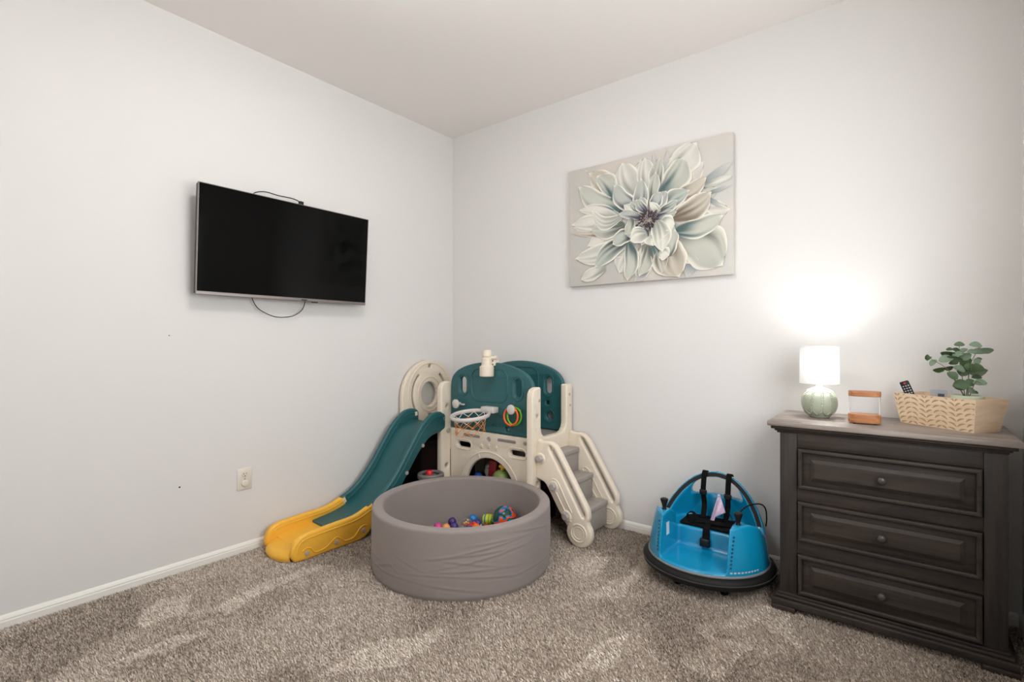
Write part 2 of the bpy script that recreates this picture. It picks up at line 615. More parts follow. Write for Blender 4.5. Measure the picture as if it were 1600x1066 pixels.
def carpet():
    sp = 0.0046
    gx, gy = np.meshgrid(np.arange(0.012, RX - 0.012, sp), np.arange(-2.75, -0.012, sp))
    x = gx.ravel() + rng.uniform(-.5, .5, gx.size) * sp
    y = gy.ravel() + rng.uniform(-.5, .5, gx.size) * sp
    keep = (x > 0.013) & (x < RX - 0.013) & (y < -0.013)
    x, y = x[keep], y[keep]
    n = len(x)
    wx = x + 0.05 * (value_noise(x, y, 9, 3) - .5)
    wy = y + 0.05 * (value_noise(x, y, 9, 4) - .5)
    light = np.zeros(n)
    for p in POLY:
        inside = np.zeros(n, bool)
        for i in range(len(p)):
            (x0, y0), (x1, y1) = p[i], p[(i + 1) % len(p)]
            c = ((y0 > wy) != (y1 > wy))
            with np.errstate(divide='ignore', invalid='ignore'):
                xc = (x1 - x0) * (wy - y0) / (y1 - y0 + 1e-12) + x0
            inside ^= c & (wx < xc)
        light = np.maximum(light, inside * 1.0)
    # broad vacuum strokes in two directions plus cloudy wear
    u1 = value_noise(x * .85 + y * .5, y * .16 - x * .25, 6.0, 5)
    u2 = value_noise(x, y, 3.3, 8)
    u3 = value_noise(x, y, 14, 9)
    nap = 0.45 * u1 + 0.35 * u2 + 0.2 * u3
    nap = np.clip((nap - 0.36) / 0.28, 0, 1)
    nap = np.clip(0.08 + nap * 0.46 + light * 0.5, 0, 1)
    h = rng.uniform(0.006, 0.0115, n)
    ang = rng.uniform(0, 2 * PI, n)
    w = rng.uniform(0.0022, 0.0036, n)
    lean = 0.35 + 0.5 * nap
    la = 4.2 + rng.normal(0, 0.7, n)
    tx = x + np.cos(la) * h * lean + rng.normal(0, .0014, n)
    ty = y + np.sin(la) * h * lean + rng.normal(0, .0014, n)
    V = np.empty((n, 3, 3), np.float32)
    V[:, 0] = np.stack([x - np.cos(ang) * w, y - np.sin(ang) * w, np.zeros(n)], 1)
    V[:, 1] = np.stack([x + np.cos(ang) * w, y + np.sin(ang) * w, np.zeros(n)], 1)
    V[:, 2] = np.stack([tx, ty, h], 1)
    V[..., 0] = np.clip(V[..., 0], 0.0128, RX - 0.0128)
    V[..., 1] = np.minimum(V[..., 1], -0.0128)
    me = bpy.data.meshes.new('carpet_pile')
    me.vertices.add(n * 3)
    me.loops.add(n * 3)
    me.polygons.add(n)
    me.vertices.foreach_set('co', V.ravel())
    me.loops.foreach_set('vertex_index', np.arange(n * 3, dtype=np.int32))
    me.polygons.foreach_set('loop_start', np.arange(0, n * 3, 3, dtype=np.int32))
    me.update()
    tw = rng.random(n)
    dark, mid, pale = np.array(lin((104, 90, 79))[:3]), np.array(lin((208, 195, 182))[:3]), np.array(lin((247, 240, 231))[:3])
    t = np.clip(0.0 + 0.60 * tw + 0.48 * nap, 0, 1)[:, None]
    col = np.where(t < .5, dark + (mid - dark) * t * 2, mid + (pale - mid) * (t - .5) * 2)
    col4 = np.ones((n, 3, 4), np.float32)
    col4[..., :3] = col[:, None, :]
    at = me.color_attributes.new('tint', 'FLOAT_COLOR', 'POINT')
    at.data.foreach_set('color', col4.ravel())
    o = put('carpet_pile', me, attr_mat('carpet_yarn', rough=0.95, spec=0.1))
    tag(o, 'short grey-beige carpet pile with brushed vacuum marks', 'carpet', kind='stuff')


carpet()

# ------------------------------------------------------------------ television
tv = root('television', 'black flat-screen television with thin silver edge on tilting wall bracket', 'television',
          (0.0975, -1.36, 1.645), (0, math.radians(3.7), 0))
HW, HH = 0.489, 0.273


def lput(name, me, mat, parent, loc=(0, 0, 0), rot=(0, 0, 0), scale=(1, 1, 1), smooth=None):
    return put(name, me, mat, parent, loc, rot, scale, world=False, smooth=smooth)


lput('housing', box(-0.034, -0.004, -HW + .003, HW - .003, -HH + .003, HH - .003, 0.004), 'black', tv)
lput('rear_cover', box(-0.06, -0.03, -0.34, 0.34, -0.2, 0.12, 0.012), 'black', tv)
lput('bezel', plate(rrect(-HW, HW, -HH, HH, 0.003), [rrect(-HW + .005, HW - .003, -HH + .017, HH - .0035, 0.001)], 0.012, 0.0015, 'yz', -0.002), 'silver', tv)
lput('screen', box(-0.004, 0.001, -HW + .0045, HW - .0025, -HH + .0165, HH - .003), 'screen', tv)
lput('badge', box(0.003, 0.0048, 0.055, 0.09, -HH + .004, -HH + .010), 'black', tv)
lput('power_sensor', box(-0.01, 0.003, 0.125, 0.16, -HH - 0.006, -HH + 0.001, 0.002), 'black', tv)
lput('wall_bracket', box(-0.094, -0.06, -0.2, 0.2, -0.1, 0.1, 0.003), 'black', tv, rot=(0, math.radians(-3.7), 0))
c1 = smooth_path([(-0.05, -0.21, 0.22), (-0.065, -0.2, 0.285), (-0.066, -0.14, 0.311), (-0.066, -0.06, 0.308), (-0.064, 0.02, 0.309), (-0.062, 0.062, 0.300)], 6)
pc = lput('power_cord', tube(c1, 0.0028, 6), 'black', tv)
lput('plug', box(-0.075, -0.055, 0.058, 0.085, 0.274, 0.305, 0.005), 'black', pc)
c2 = smooth_path([(-0.05, -0.20, -0.24), (-0.052, -0.193, -0.28), (-0.05, -0.16, -0.33), (-0.05, -0.09, -0.364), (-0.05, -0.03, -0.372), (-0.05, 0.04, -0.36), (-0.05, 0.09, -0.325), (-0.05, 0.108, -0.275), (-0.045, 0.1, -0.24)], 6)
lput('antenna_cable', tube(c2, 0.0024, 6), 'black', tv)

# ------------------------------------------------------------------ wall outlet
ol = root('wall_outlet', 'ivory wall outlet with a cover in its lower socket', 'outlet', (0, -1.583, 0.397))
put('cover_plate', box(0.0, 0.006, -1.622, -1.544, 0.339, 0.455, 0.003), 'outlet', ol)
so = put('socket', plate(circ(-1.583, 0.422, 0.018, 20, 0.0155), [], 0.004, 0.001, 'yz', 0.0075), 'outlet', ol)
for dy, dz, w, h in ((-0.007, 0.005, 0.0025, 0.008), (0.007, 0.005, 0.0025, 0.007), (0.0, -0.007, 0.0045, 0.0045)):
    put('slot', box(0.0094, 0.0101, -1.583 + dy - w / 2, -1.583 + dy + w / 2, 0.422 + dz - h / 2, 0.422 + dz + h / 2), 'dark', so)
put('plug_cover', plate(circ(-1.583, 0.374, 0.019, 20, 0.0165), [], 0.012, 0.004, 'yz', 0.011), 'outlet', ol)
put('screw', lathe([(0, 0.0015), (0.003, 0.001), (0.0035, 0)], 10), 'silver', ol, (0.006, -1.583, 0.397), (0, PI / 2, 0))

# ------------------------------------------------------------------ flower canvas
cv = root('flower_canvas', 'large canvas painting of a pale sage and white flower', 'painting', (1.6, -0.02, 1.493))
cmat = bpy.data.materials.new('painted_ground')
N_, L_, b_ = nodes(cmat)
tc_ = N_.new('ShaderNodeTexCoord')
mp_ = N_.new('ShaderNodeMapping')
mp_.inputs['Scale'].default_value = (3, 3, 2)
mp_.inputs['Rotation'].default_value = (0, 0.6, 0)
n_ = N_.new('ShaderNodeTexNoise')
n_.inputs['Scale'].default_value = 1.4
n_.inputs['Detail'].default_value = 7
n_.inputs['Distortion'].default_value = 1.2
r_ = N_.new('ShaderNodeValToRGB')
for pos, c in ((0.25, (192, 194, 191)), (0.42, (216, 212, 206)), (0.58, (226, 222, 216)), (0.75, (208, 198, 188))):
    if pos in (0.25, 0.75):
        e = r_.color_ramp.elements[0 if pos == 0.25 else 1]
        e.position = pos
    else:
        e = r_.color_ramp.elements.new(pos)
    e.color = lin(c)
L_.new(tc_.outputs['Object'], mp_.inputs['Vector'])
L_.new(mp_.outputs[0], n_.inputs['Vector'])
L_.new(n_.outputs['Fac'], r_.inputs['Fac'])
L_.new(r_.outputs['Color'], b_.inputs['Base Color'])
b_.inputs['Roughness'].default_value = 0.7
put('canvas', box(1.10, 2.10, -0.035, -0.003, 1.493, 2.241, 0.003), cmat, cv)
PETALS = [((0.844, 0.49), (1.006, 0.595), 0.056, 0.0, 's'), ((0.848, 0.489), (1.006, 0.518), 0.037, 0, 'p'), ((0.53, 0.078), (0.439, -0.01), 0.056, 0, 's'), ((0.783, 0.073), (0.756, -0.001), 0.065, 0, 's'), ((0.608, 0.517), (0.655, 0.743), 0.046, 0, 's'), ((0.588, 0.521), (0.564, 0.736), 0.037, 0, 's'), ((0.887, 0.447), (0.994, 0.47), 0.024, 0, 's'), ((0.878, 0.414), (0.954, 0.357), 0.028, 0, 's'), ((0.29, 0.557), (0.12, 0.732), 0.046, 0, 'b'), ((0.72, 0.251), (0.827, 0.086), 0.065, 0, 's'), ((0.257, 0.303), (0.013, 0.346), 0.037, 0, 'b'), ((0.664, 0.589), (0.809, 0.741), 0.177, -0.1, 'p'), ((0.72, 0.251), (0.945, 0.04), 0.251, 0.1, 'g'), ((0.397, 0.265), (0.037, 0.186), 0.121, 0.1, 'p'), ((0.366, 0.387), (0.013, 0.398), 0.102, 0, 'p'), ((0.387, 0.51), (0.144, 0.707), 0.158, 0, 'b'), ((0.257, 0.103), (0.085, 0.037), 0.084, 0, 'p'), ((0.469, 0.514), (0.376, 0.726), 0.158, 0.1, 'p'), ((0.53, 0.513), (0.515, 0.724), 0.112, 0, 'p'), ((0.366, 0.445), (0.073, 0.644), 0.14, 0.1, 't'), ((0.366, 0.387), (0.067, 0.474), 0.084, -0.1, 'p'), ((0.323, 0.512), (0.195, 0.671), 0.121, -0.15, 't'), ((0.579, 0.513), (0.608, 0.698), 0.088, 0.05, 'g'), ((0.617, 0.497), (0.733, 0.679), 0.158, -0.18, 't'), ((0.683, 0.448), (0.866, 0.539), 0.102, -0.1, 'b'), ((0.387, 0.345), (0.15, 0.353), 0.112, 0.08, 'g'), ((0.683, 0.338), (0.891, 0.459), 0.13, -0.12, 'b'), ((0.702, 0.263), (0.954, 0.323), 0.121, -0.1, 't'), ((0.397, 0.411), (0.173, 0.487), 0.084, 0.35, 'p'), ((0.408, 0.254), (0.19, 0.094), 0.112, -0.1, 'd'), ((0.418, 0.234), (0.397, 0.008), 0.102, 0.12, 't'), ((0.569, 0.196), (0.612, 0.029), 0.102, 0.1, 't'), ((0.54, 0.2), (0.475, 0.031), 0.093, 0.12, 'g'), ((0.646, 0.224), (0.729, 0.006), 0.195, -0.12, 'b'), ((0.439, 0.289), (0.312, 0.232), 0.102, -0.1, 'd'), ((0.469, 0.438), (0.328, 0.604), 0.112, 0.15, 'v'), ((0.49, 0.396), (0.495, 0.605), 0.098, 0, 'v'), ((0.559, 0.451), (0.584, 0.624), 0.07, 0, 'g'), ((0.617, 0.385), (0.783, 0.475), 0.107, 0.12, 'd'), ((0.48, 0.369), (0.381, 0.462), 0.065, -0.1, 'p'), ((0.53, 0.4), (0.469, 0.486), 0.056, 0.1, 'v'), ((0.439, 0.376), (0.397, 0.285), 0.065, 0.1, 'g'), ((0.569, 0.412), (0.608, 0.503), 0.084, 0, 'v'), ((0.53, 0.277), (0.428, 0.237), 0.102, -0.15, 'w'), ((0.608, 0.313), (0.697, 0.3), 0.102, 0.1, 'w'), ((0.608, 0.387), (0.549, 0.453), 0.046, 0, 'w'), ((0.569, 0.262), (0.569, 0.196), 0.102, 0, 'w'), ((0.655, 0.131), (0.706, 0.271), 0.102, 0.1, 'g'), ((0.588, 0.343), (0.617, 0.154), 0.112, 0.1, 'w'), ((0.608, 0.164), (0.664, 0.13), 0.084, 0, 'w')]
CS = {'p': ((158, 160, 152), (208, 206, 197), (233, 230, 219)), 'g': ((92, 98, 92), (184, 185, 174), (234, 231, 217)),
      't': ((76, 100, 100), (186, 188, 177), (236, 233, 219)), 'b': ((112, 98, 82), (190, 182, 168), (236, 231, 218)),
      'd': ((54, 64, 68), (176, 182, 174), (238, 235, 223)), 'v': ((60, 62, 78), (174, 178, 172), (238, 235, 223)),
      'w': ((160, 162, 152), (218, 217, 206), (243, 240, 230)), 's': ((118, 128, 132), (168, 174, 176), (206, 204, 200)),
      'q': ((150, 142, 132), (214, 208, 200), (230, 226, 216))}
paint = attr_mat('petal_paint', rough=0.6, bump=(120, 0.35))


def petal(b, t, w, bend, kind, layer):
    b, t = Vector((b[0], b[1])), Vector((t[0], t[1]))
    d = t - b
    Ln = d.length
    d.normalize()
    s = Vector((-d.y, d.x))
    NU, NV = 22, 17
    c0, c1, c2 = [np.array(lin(c)[:3]) for c in CS[kind]]
    vs, cols, fs = [], [], []
    seed = random.random() * 50
    for i in range(NU):
        u = i / (NU - 1)
        prof = 1.12 * (math.sin(PI * u ** 0.95) ** 0.60) * (1 - 0.30 * (1 - u)) + 0.22 * (1 - u) ** 2
        if kind == 's':
            prof = math.sin(PI * min(1, .25 + .75 * u)) ** .8
        if i == NU - 1:
            prof = 0.02
        ctr = b + d * Ln * u + s * bend * Ln * math.sin(PI * u * .9)
        for j in range(NV):
            v = -1 + 2 * j / (NV - 1)
            wob = 1 + 0.07 * math.sin(5 * u + seed) + .04 * math.sin(13 * u + seed * 2 + v)
            p = ctr + s * v * prof * w / 2 * wob - d * (abs(v) ** 2) * Ln * 0.05 * u
            rim = max(0.0, (abs(v) - 0.74) / 0.20) if kind != 's' else 0
            if kind != 's':
                rim = max(rim, (u - 0.90) / 0.1)
                rim *= min(1, u * 3)
            rim = max(0, min(1, rim))
            ridge = math.exp(-((abs(v) - 0.86) / 0.10) ** 2) * min(1, u * 2) if kind != 's' else 0
            y = -0.0356 - 0.00017 * layer - 0.0014 * ridge - 0.0006 * u - 0.0010 * (1 - v * v)
            vs.append((1.10 + min(0.998, max(0.002, p.x)), y, 1.493 + min(0.746, max(0.002, p.y))))
            st = 0.5 + 0.5 * math.sin(v * 7 + seed + 2.2 * math.sin(v * 3 + u * 2 + seed))
            k = min(1, max(0, (u - 0.06) / 0.62 + 0.45 * (st - .5) + 0.16 * math.sin(v * 2.4 + seed)))
            k = k * k * (3 - 2 * k)
            c = c0 * (1 - k) + c1 * k
            c = c * (1 + 0.20 * (st - .6))
            c = c * (1 - rim) + c2 * rim
            if kind == 's':
                c = c0 * (1 - u) + c2 * u
            cols.append((c[0], c[1], c[2], 1))
    for i in range(NU - 1):
        for j in range(NV - 1):
            a = i * NV + j
            fs.append((a, a + NV, a + NV + 1, a + 1))
    me = raw(vs, fs, 180)
    at = me.color_attributes.new('tint', 'FLOAT_COLOR', 'POINT')
    at.data.foreach_set('color', np.array(cols, np.float32).ravel())
    return me


rp = random.Random(21)
FAINT = []
for k in range(22):
    a = 2 * PI * (k + rp.uniform(-.25, .25)) / 22
    r1 = rp.uniform(0.30, 0.46)
    FAINT.append(((0.53 + 0.16 * math.cos(a), 0.36 + 0.13 * math.sin(a)), (0.53 + 1.12 * r1 * math.cos(a), 0.36 + 0.86 * r1 * math.sin(a)), rp.uniform(0.10, 0.17), rp.uniform(-.15, .15), rp.choice('ppqqg')))
INNER = []
for k in range(11):
    a = 2 * PI * (k + rp.uniform(-.3, .3)) / 11
    r0, r1 = rp.uniform(.05, .08), rp.uniform(0.15, 0.22)
    INNER.append(((0.54 + r0 * math.cos(a), 0.355 + r0 * math.sin(a)), (0.54 + r1 * math.cos(a), 0.355 + 0.9 * r1 * math.sin(a)), rp.uniform(0.05, 0.085), rp.uniform(-.2, .2), rp.choice('dvgdt')))
PETALS = FAINT[:] + PETALS[:40] + INNER + PETALS[40:]
for i, (b, t, w, k, c) in enumerate(PETALS):
    put('brush_smear' if c == 's' else 'petal', petal(b, t, w, k, c, i), paint, cv)
# dark stamen cluster of dabbed strokes
bm = bmesh.new()
for k in range(90):
    a = random.random() * 2 * PI
    r0 = 0.012 + 0.02 * random.random()
    r1 = r0 + 0.012 + 0.03 * random.random()
    da = random.uniform(-.3, .3)
    p0 = Vector((1.10 + 0.542 + r0 * math.cos(a), -0.0535, 1.493 + 0.352 + r0 * math.sin(a)))
    p1 = Vector((1.10 + 0.542 + r1 * math.cos(a + da), -0.0535 - 0.002 * random.random(), 1.493 + 0.352 + r1 * math.sin(a + da)))
    tube_bm(bm, [p0, (p0 + p1) / 2 + Vector((0, -.001, 0)), p1], [0.0015, 0.0038, 0.002], 5)
put('stamen', bm_mesh(bm), M('stamen_paint', (66, 54, 60), 0.6), cv)
bm = bmesh.new()
for k in range(34):
    a = random.random() * 2 * PI
    r0 = 0.006 + 0.045 * random.random()
    p0 = Vector((1.10 + 0.542 + r0 * math.cos(a), -0.0565, 1.493 + 0.352 + r0 * math.sin(a)))
    p1 = p0 + Vector((0.012 * math.cos(a), 0, 0.012 * math.sin(a)))
    tube_bm(bm, [p0, p1], 0.0014, 5)
put('stamen_highlight', bm_mesh(bm), M('stamen_dab_paint', (206, 196, 186), 0.6), cv)

# ------------------------------------------------------------------ dresser
dr = root('dresser', 'dark stained three-drawer wooden dresser with moulded top', 'dresser', (2.738, -0.23, 0))
put('carcass', box(2.39, 3.086, -0.402, -0.02, 0.055, 0.752, 0.002), 'dresser_v', dr)
for x0, x1 in ((2.388, 2.452), (3.026, 3.088)):
    put('stile', box(x0, x1, -0.419, -0.398, 0.06, 0.75, 0.002), 'dresser_v', dr)
for z0, z1 in ((0.692, 0.75), (0.470, 0.520), (0.248, 0.300), (0.06, 0.078)):
    put('cross_rail', box(2.452, 3.026, -0.416, -0.398, z0, z1, 0.0015), 'dresser', dr)
for i, (z0, z1) in enumerate(((0.522, 0.690), (0.302, 0.468), (0.080, 0.246))):
    x0, x1 = 2.455, 3.023
    d = put('drawer', box(x0, x1, -0.416, -0.396, z0, z1, 0.001), 'dresser', dr)
    put('moulding', plate([(x0, z0), (x1, z0), (x1, z1), (x0, z1)], [[(x0 + .017, z0 + .017), (x1 - .017, z0 + .017), (x1 - .017, z1 - .017), (x0 + .017, z1 - .017)]], 0.024, 0.0075, 'xz', -0.420, 3), 'dresser', d)
    # raised field with sloping shoulders
    a0, a1, c0_, c1_ = x0 + .046, x1 - .046, z0 + .040, z1 - .040
    q = 0.014
    vs = [(a0, -0.4155, c0_), (a1, -0.4155, c0_), (a1, -0.4155, c1_), (a0, -0.4155, c1_),
          (a0, -0.4205, c0_), (a1, -0.4205, c0_), (a1, -0.4205, c1_), (a0, -0.4205, c1_),
          (a0 + q, -0.4265, c0_ + q), (a1 - q, -0.4265, c0_ + q), (a1 - q, -0.4265, c1_ - q), (a0 + q, -0.4265, c1_ - q)]
    fs = [(3, 2, 1, 0), (8, 9, 10, 11)]
    for k in range(4):
        j = (k + 1) % 4
        fs += [(k, j, 4 + j, 4 + k), (4 + k, 4 + j, 8 + j, 8 + k)]
    put('raised_panel', raw(vs, fs), 'dresser', d)
    put('knob', lathe([(0, 0.030), (0.006, 0.0295), (0.0125, 0.026), (0.0155, 0.021), (0.0145, 0.015), (0.009, 0.010), (0.007, 0.004), (0.010, 0.0)], 20),
        M('knob_finish', (74, 68, 64), 0.4, metal=0.3) if i == 0 else bpy.data.materials['knob_finish'], d, ((x0 + x1) / 2, -0.4262, (z0 + z1) / 2), (PI / 2, 0, 0))
# cornice: stepped mouldings under the slab
for z0, z1, g in ((0.748, 0.758, 0.030), (0.757, 0.767, 0.022), (0.766, 0.779, 0.010)):
    put('cornice', box(2.345 + g, 3.122 - g, -0.447 + g, -0.02, z0, z1, 0.004), 'dresser', dr)
put('top', box(2.343, 3.124, -0.449, -0.018, 0.779, 0.800, 0.004), 'dresser_top', dr)
for z0, z1, g in ((0.062, 0.074, 0.024), (0.050, 0.063, 0.015), (0.022, 0.051, 0.003)):
    put('plinth', box(2.358 + g, 3.118 - g, -0.452 + g, -0.02, z0, z1, 0.004), 'dresser', dr)
for x0, x1 in ((2.36, 2.45), (3.02, 3.116)):
    for y0, y1 in ((-0.450, -0.38), (-0.10, -0.03)):
        put('foot', box(x0, x1, y0, y1, 0.0, 0.023, 0.003), 'dresser', dr)

# ------------------------------------------------------------------ lamp
LX, LY, LZ = 2.507, -0.20, 0.80
lp = root('table_lamp', 'lit table lamp with white drum shade and sage round base', 'lamp', (LX, LY, LZ))
bp_ = [(0, 0.0), (0.036, 0.0), (0.042, 0.004)]
for k in range(1, 30):
    a = -1.0 + (1.0 + 1.25) * k / 29
    bp_.append((0.069 * math.cos(a) ** 0.85, 0.066 + 0.069 * math.sin(a)))
bp_ += [(0.016, 0.134), (0.012, 0.137), (0, 0.137)]
lb = put('lamp_base', lathe(bp_, 64, center=(LX, LY, LZ)), 'sage', lp)


def on_ball(az, el, dr_=0.0):
    r = 0.069 * max(0.05, math.cos(el)) ** 0.85 + dr_ * math.cos(el)
    return Vector((LX + r * math.cos(az), LY + r * math.sin(az), LZ + 0.066 + (0.069 + dr_) * math.sin(el)))


bm = bmesh.new()
for k in range(10):
    az = 2 * PI * k / 10
    for side in (-0.06, 0.06):
        for q in range(12):
            c = on_ball(az + side, -0.45 + 1.15 * q / 11, 0.0006)
            bmesh.ops.create_icosphere(bm, subdivisions=1, radius=0.0027, matrix=Matrix.Translation(c))
    for sgn, e0, e1 in ((1, 0.70, 0.95), (-1, -0.45, -0.85)):
        for half in (-1, 1):
            pts = [on_ball(az + half * PI / 10 * t, e0 + (e1 - e0) * t, 0.0004) for t in (0.1, .4, .7, 1.0)]
            tube_bm(bm, pts, 0.0024, 6)
me = bm_mesh(bm)
shade(me, 180)
put('raised_beading', me, 'sage', lb)
put('lamp_neck', lathe([(0, 0.0), (0.0125, 0.0), (0.0125, 0.006), (0.009, 0.009), (0.009, 0.068), (0, 0.068)], 20, center=(LX, LY, LZ + 0.135)), 'white_metal', lp)
sh_prof = [(0.0775, 0.152), (0.076, 0.316), (0.0752, 0.316), (0.0767, 0.152)]
shd = put('lamp_shade', lathe(sh_prof, 48, center=(LX, LY, LZ), closed=True), 'shade', lp)
for z, r in ((0.152, 0.0772), (0.316, 0.0757)):
    put('shade_ring', tube([(LX + r * math.cos(2 * PI * k / 40), LY + r * math.sin(2 * PI * k / 40), LZ + z) for k in range(40)], 0.0016, 6, True), 'white_metal', shd)
bm = bmesh.new()
for k in range(3):
    a = 2 * PI * k / 3 + 0.4
    tube_bm(bm, [(LX, LY, LZ + 0.185), (LX + 0.075 * math.cos(a), LY + 0.075 * math.sin(a), LZ + 0.155)], 0.0012, 5)
put('shade_spider', bm_mesh(bm), 'white_metal', lp)
put('bulb', lathe([(0, 0.203), (0.013, 0.205), (0.015, 0.218), (0.024, 0.243), (0.026, 0.258), (0.02, 0.276), (0, 0.284)], 20, center=(LX, LY, LZ)), 'bulb', lp)

# ------------------------------------------------------------------ glass and wood jar
jr = root('glass_box', 'clear glass box with wooden lid and wooden base on dresser', 'jar', (2.678, -0.295, 0.80), (0, 0, math.radians(6)))
stad = lambda w, d: rrect(-w / 2, w / 2, -d / 2, d / 2, d / 2 * 0.98, 8)
for sx in (-1, 1):
    for sy in (-1, 1):
        lput('foot', lathe([(0, 0), (0.005, 0), (0.005, 0.004), (0, 0.004)], 12), 'dark', jr, (sx * 0.035, sy * 0.014, 0))
lput('wooden_base', plate(stad(0.112, 0.056), [], 0.038, 0.003, 'xy', 0.023), 'acacia', jr)
lput('glass_wall', plate(stad(0.108, 0.052), [stad(0.103, 0.047)], 0.070, 0.0008, 'xy', 0.0775), 'glass', jr)
lput('wooden_lid', plate(stad(0.112, 0.056), [], 0.022, 0.003, 'xy', 0.124), 'acacia', jr)

# ------------------------------------------------------------------ wooden basket with leaf print
e = Vector((0.80, -0.60, 0))
f = Vector((0.60, 0.80, 0))
BA = math.atan2(-0.60, 0.80)
bk = root('wooden_planter_box', 'tapered pale wooden box with fern leaf print on dresser', 'box', (2.943, -0.176, 0.80), (0, 0, BA))
BL, BW, BH, FL = 0.134, 0.068, 0.124, 0.018


def bpt(u, v, h, inset=0.0):
    """u,v in -1..1 on the box footprint at height h"""
    g = FL * h / BH
    return (u * (BL + g - inset), v * (BW + g - inset), h)


def wall_panel(c):
    """panel between two outer base corners, wall thickness inward"""
    (u0, v0), (u1, v1) = c
    vs = [bpt(u0, v0, 0), bpt(u1, v1, 0), bpt(u1, v1, BH), bpt(u0, v0, BH),
          bpt(u0, v0, 0, .006), bpt(u1, v1, 0, .006), bpt(u1, v1, BH, .006), bpt(u0, v0, BH, .006)]
    bm = bmesh.new()
    V = [bm.verts.new(p) for p in vs]
    for q in ((0, 1, 2, 3), (7, 6, 5, 4), (0, 4, 5, 1), (1, 5, 6, 2), (2, 6, 7, 3), (3, 7, 4, 0)):
        bm.faces.new([V[k] for k in q])
    return bm_mesh(bm)


fr_ = lput('side_panel', wall_panel(((-1, -1), (1, -1))), 'pine', bk)
fr_['label'] = 'side printed with fern leaves'
for c in (((1, -1), (1, 1)), ((1, 1), (-1, 1)), ((-1, 1), (-1, -1))):
    lput('side_panel', wall_panel(c), 'pine', bk)
lput('bottom', box(-BL + .004, BL - .004, -BW + .004, BW - .004, 0.001, 0.006), 'pine', bk)
# fern print: tapered strokes lying on the front face
vs, fs = [], []


def face_pt(a, h):
    p = Vector(bpt(0, -1, h))
    return Vector((a, p.y - 0.0004, h))


def stroke(a0, h0, a1, h1, w):
    n = 6
    base = len(vs)
    d = Vector((a1 - a0, h1 - h0))
    s = Vector((-d.y, d.x)).normalized()
    for k in range(n + 1):
        t = k / n
        ww = w * math.sin(PI * (0.12 + 0.8 * t)) / 2
        bow = 0.12 * math.sin(PI * t) * d.length
        c = Vector((a0, h0)) + d * t + s * bow * (1 if d.x > 0 else -1)
        for q in (-1, 1):
            a, h = c.x + s.x * ww * q, c.y + s.y * ww * q
            h = min(BH - .002, max(.002, h))
            lim = BL + FL * h / BH - 0.003
            vs.append(face_pt(max(-lim, min(lim, a)), h))
    for k in range(n):
        b0 = base + 2 * k
        fs.append((b0, b0 + 1, b0 + 3, b0 + 2))


for i in range(6):
    ac = -0.136 + i * 0.054
    up = i % 2 == 1
    for sg in (-1, 1):
        for k in range(7):
            hh = (-0.004 if not up else 0.012) + k * 0.0195
            t = k / 6
            ln = (0.029 - 0.012 * t) if not up else (0.017 + 0.012 * t)
            dy = 0.014 if not up else -0.013
            stroke(ac + sg * 0.0014, hh, ac + sg * (0.0014 + ln), hh + dy, 0.0066)
lput('leaf_print', raw(vs, fs), 'print', fr_)

# ------------------------------------------------------------------ potted plant inside the box
pl = root('potted_eucalyptus', 'small eucalyptus plant with round leaves in pale green pot', 'plant', (2.997, -0.203, 0.807))
put('pot', lathe([(0, 0), (0.036, 0), (0.040, 0.004), (0.049, 0.110), (0.051, 0.118), (0.051, 0.124), (0.046, 0.124), (0.044, 0.112), (0, 0.110)], 32, center=(2.997, -0.203, 0.807)), 'pot', pl)
put('soil', lathe([(0, 0.115), (0.03, 0.114), (0.0445, 0.111)], 24, center=(2.997, -0.203, 0.807)), 'soil', pl)
STEMS = [[(2.992, 0.925), (2.983, 1.014), (2.975, 1.126)], [(3.001, 0.925), (3.007, 1.043), (3.038, 1.122)], [(2.989, 0.925), (2.944, 1.025), (2.878, 1.078)],
         [(3.004, 0.925), (3.021, 0.984), (3.036, 0.98)], [(2.996, 0.925), (3.01, 1.043), (3.03, 1.059)], [(2.992, 0.925), (2.968, 0.974), (2.947, 1.021)]]
sdepth = [0.0, 0.01, -0.012, -0.02, 0.02, 0.008]
for s, dp in zip(STEMS, sdepth):
    pts = smooth_path([(x, -0.203 + dp * (0.3 + 0.7 * k), z) for k, (x, z) in enumerate(s)], 6)
    put('stem', tube(pts, [0.0018 - 0.001 * k / len(pts) for k in range(len(pts))], 5), 'stem', pl)
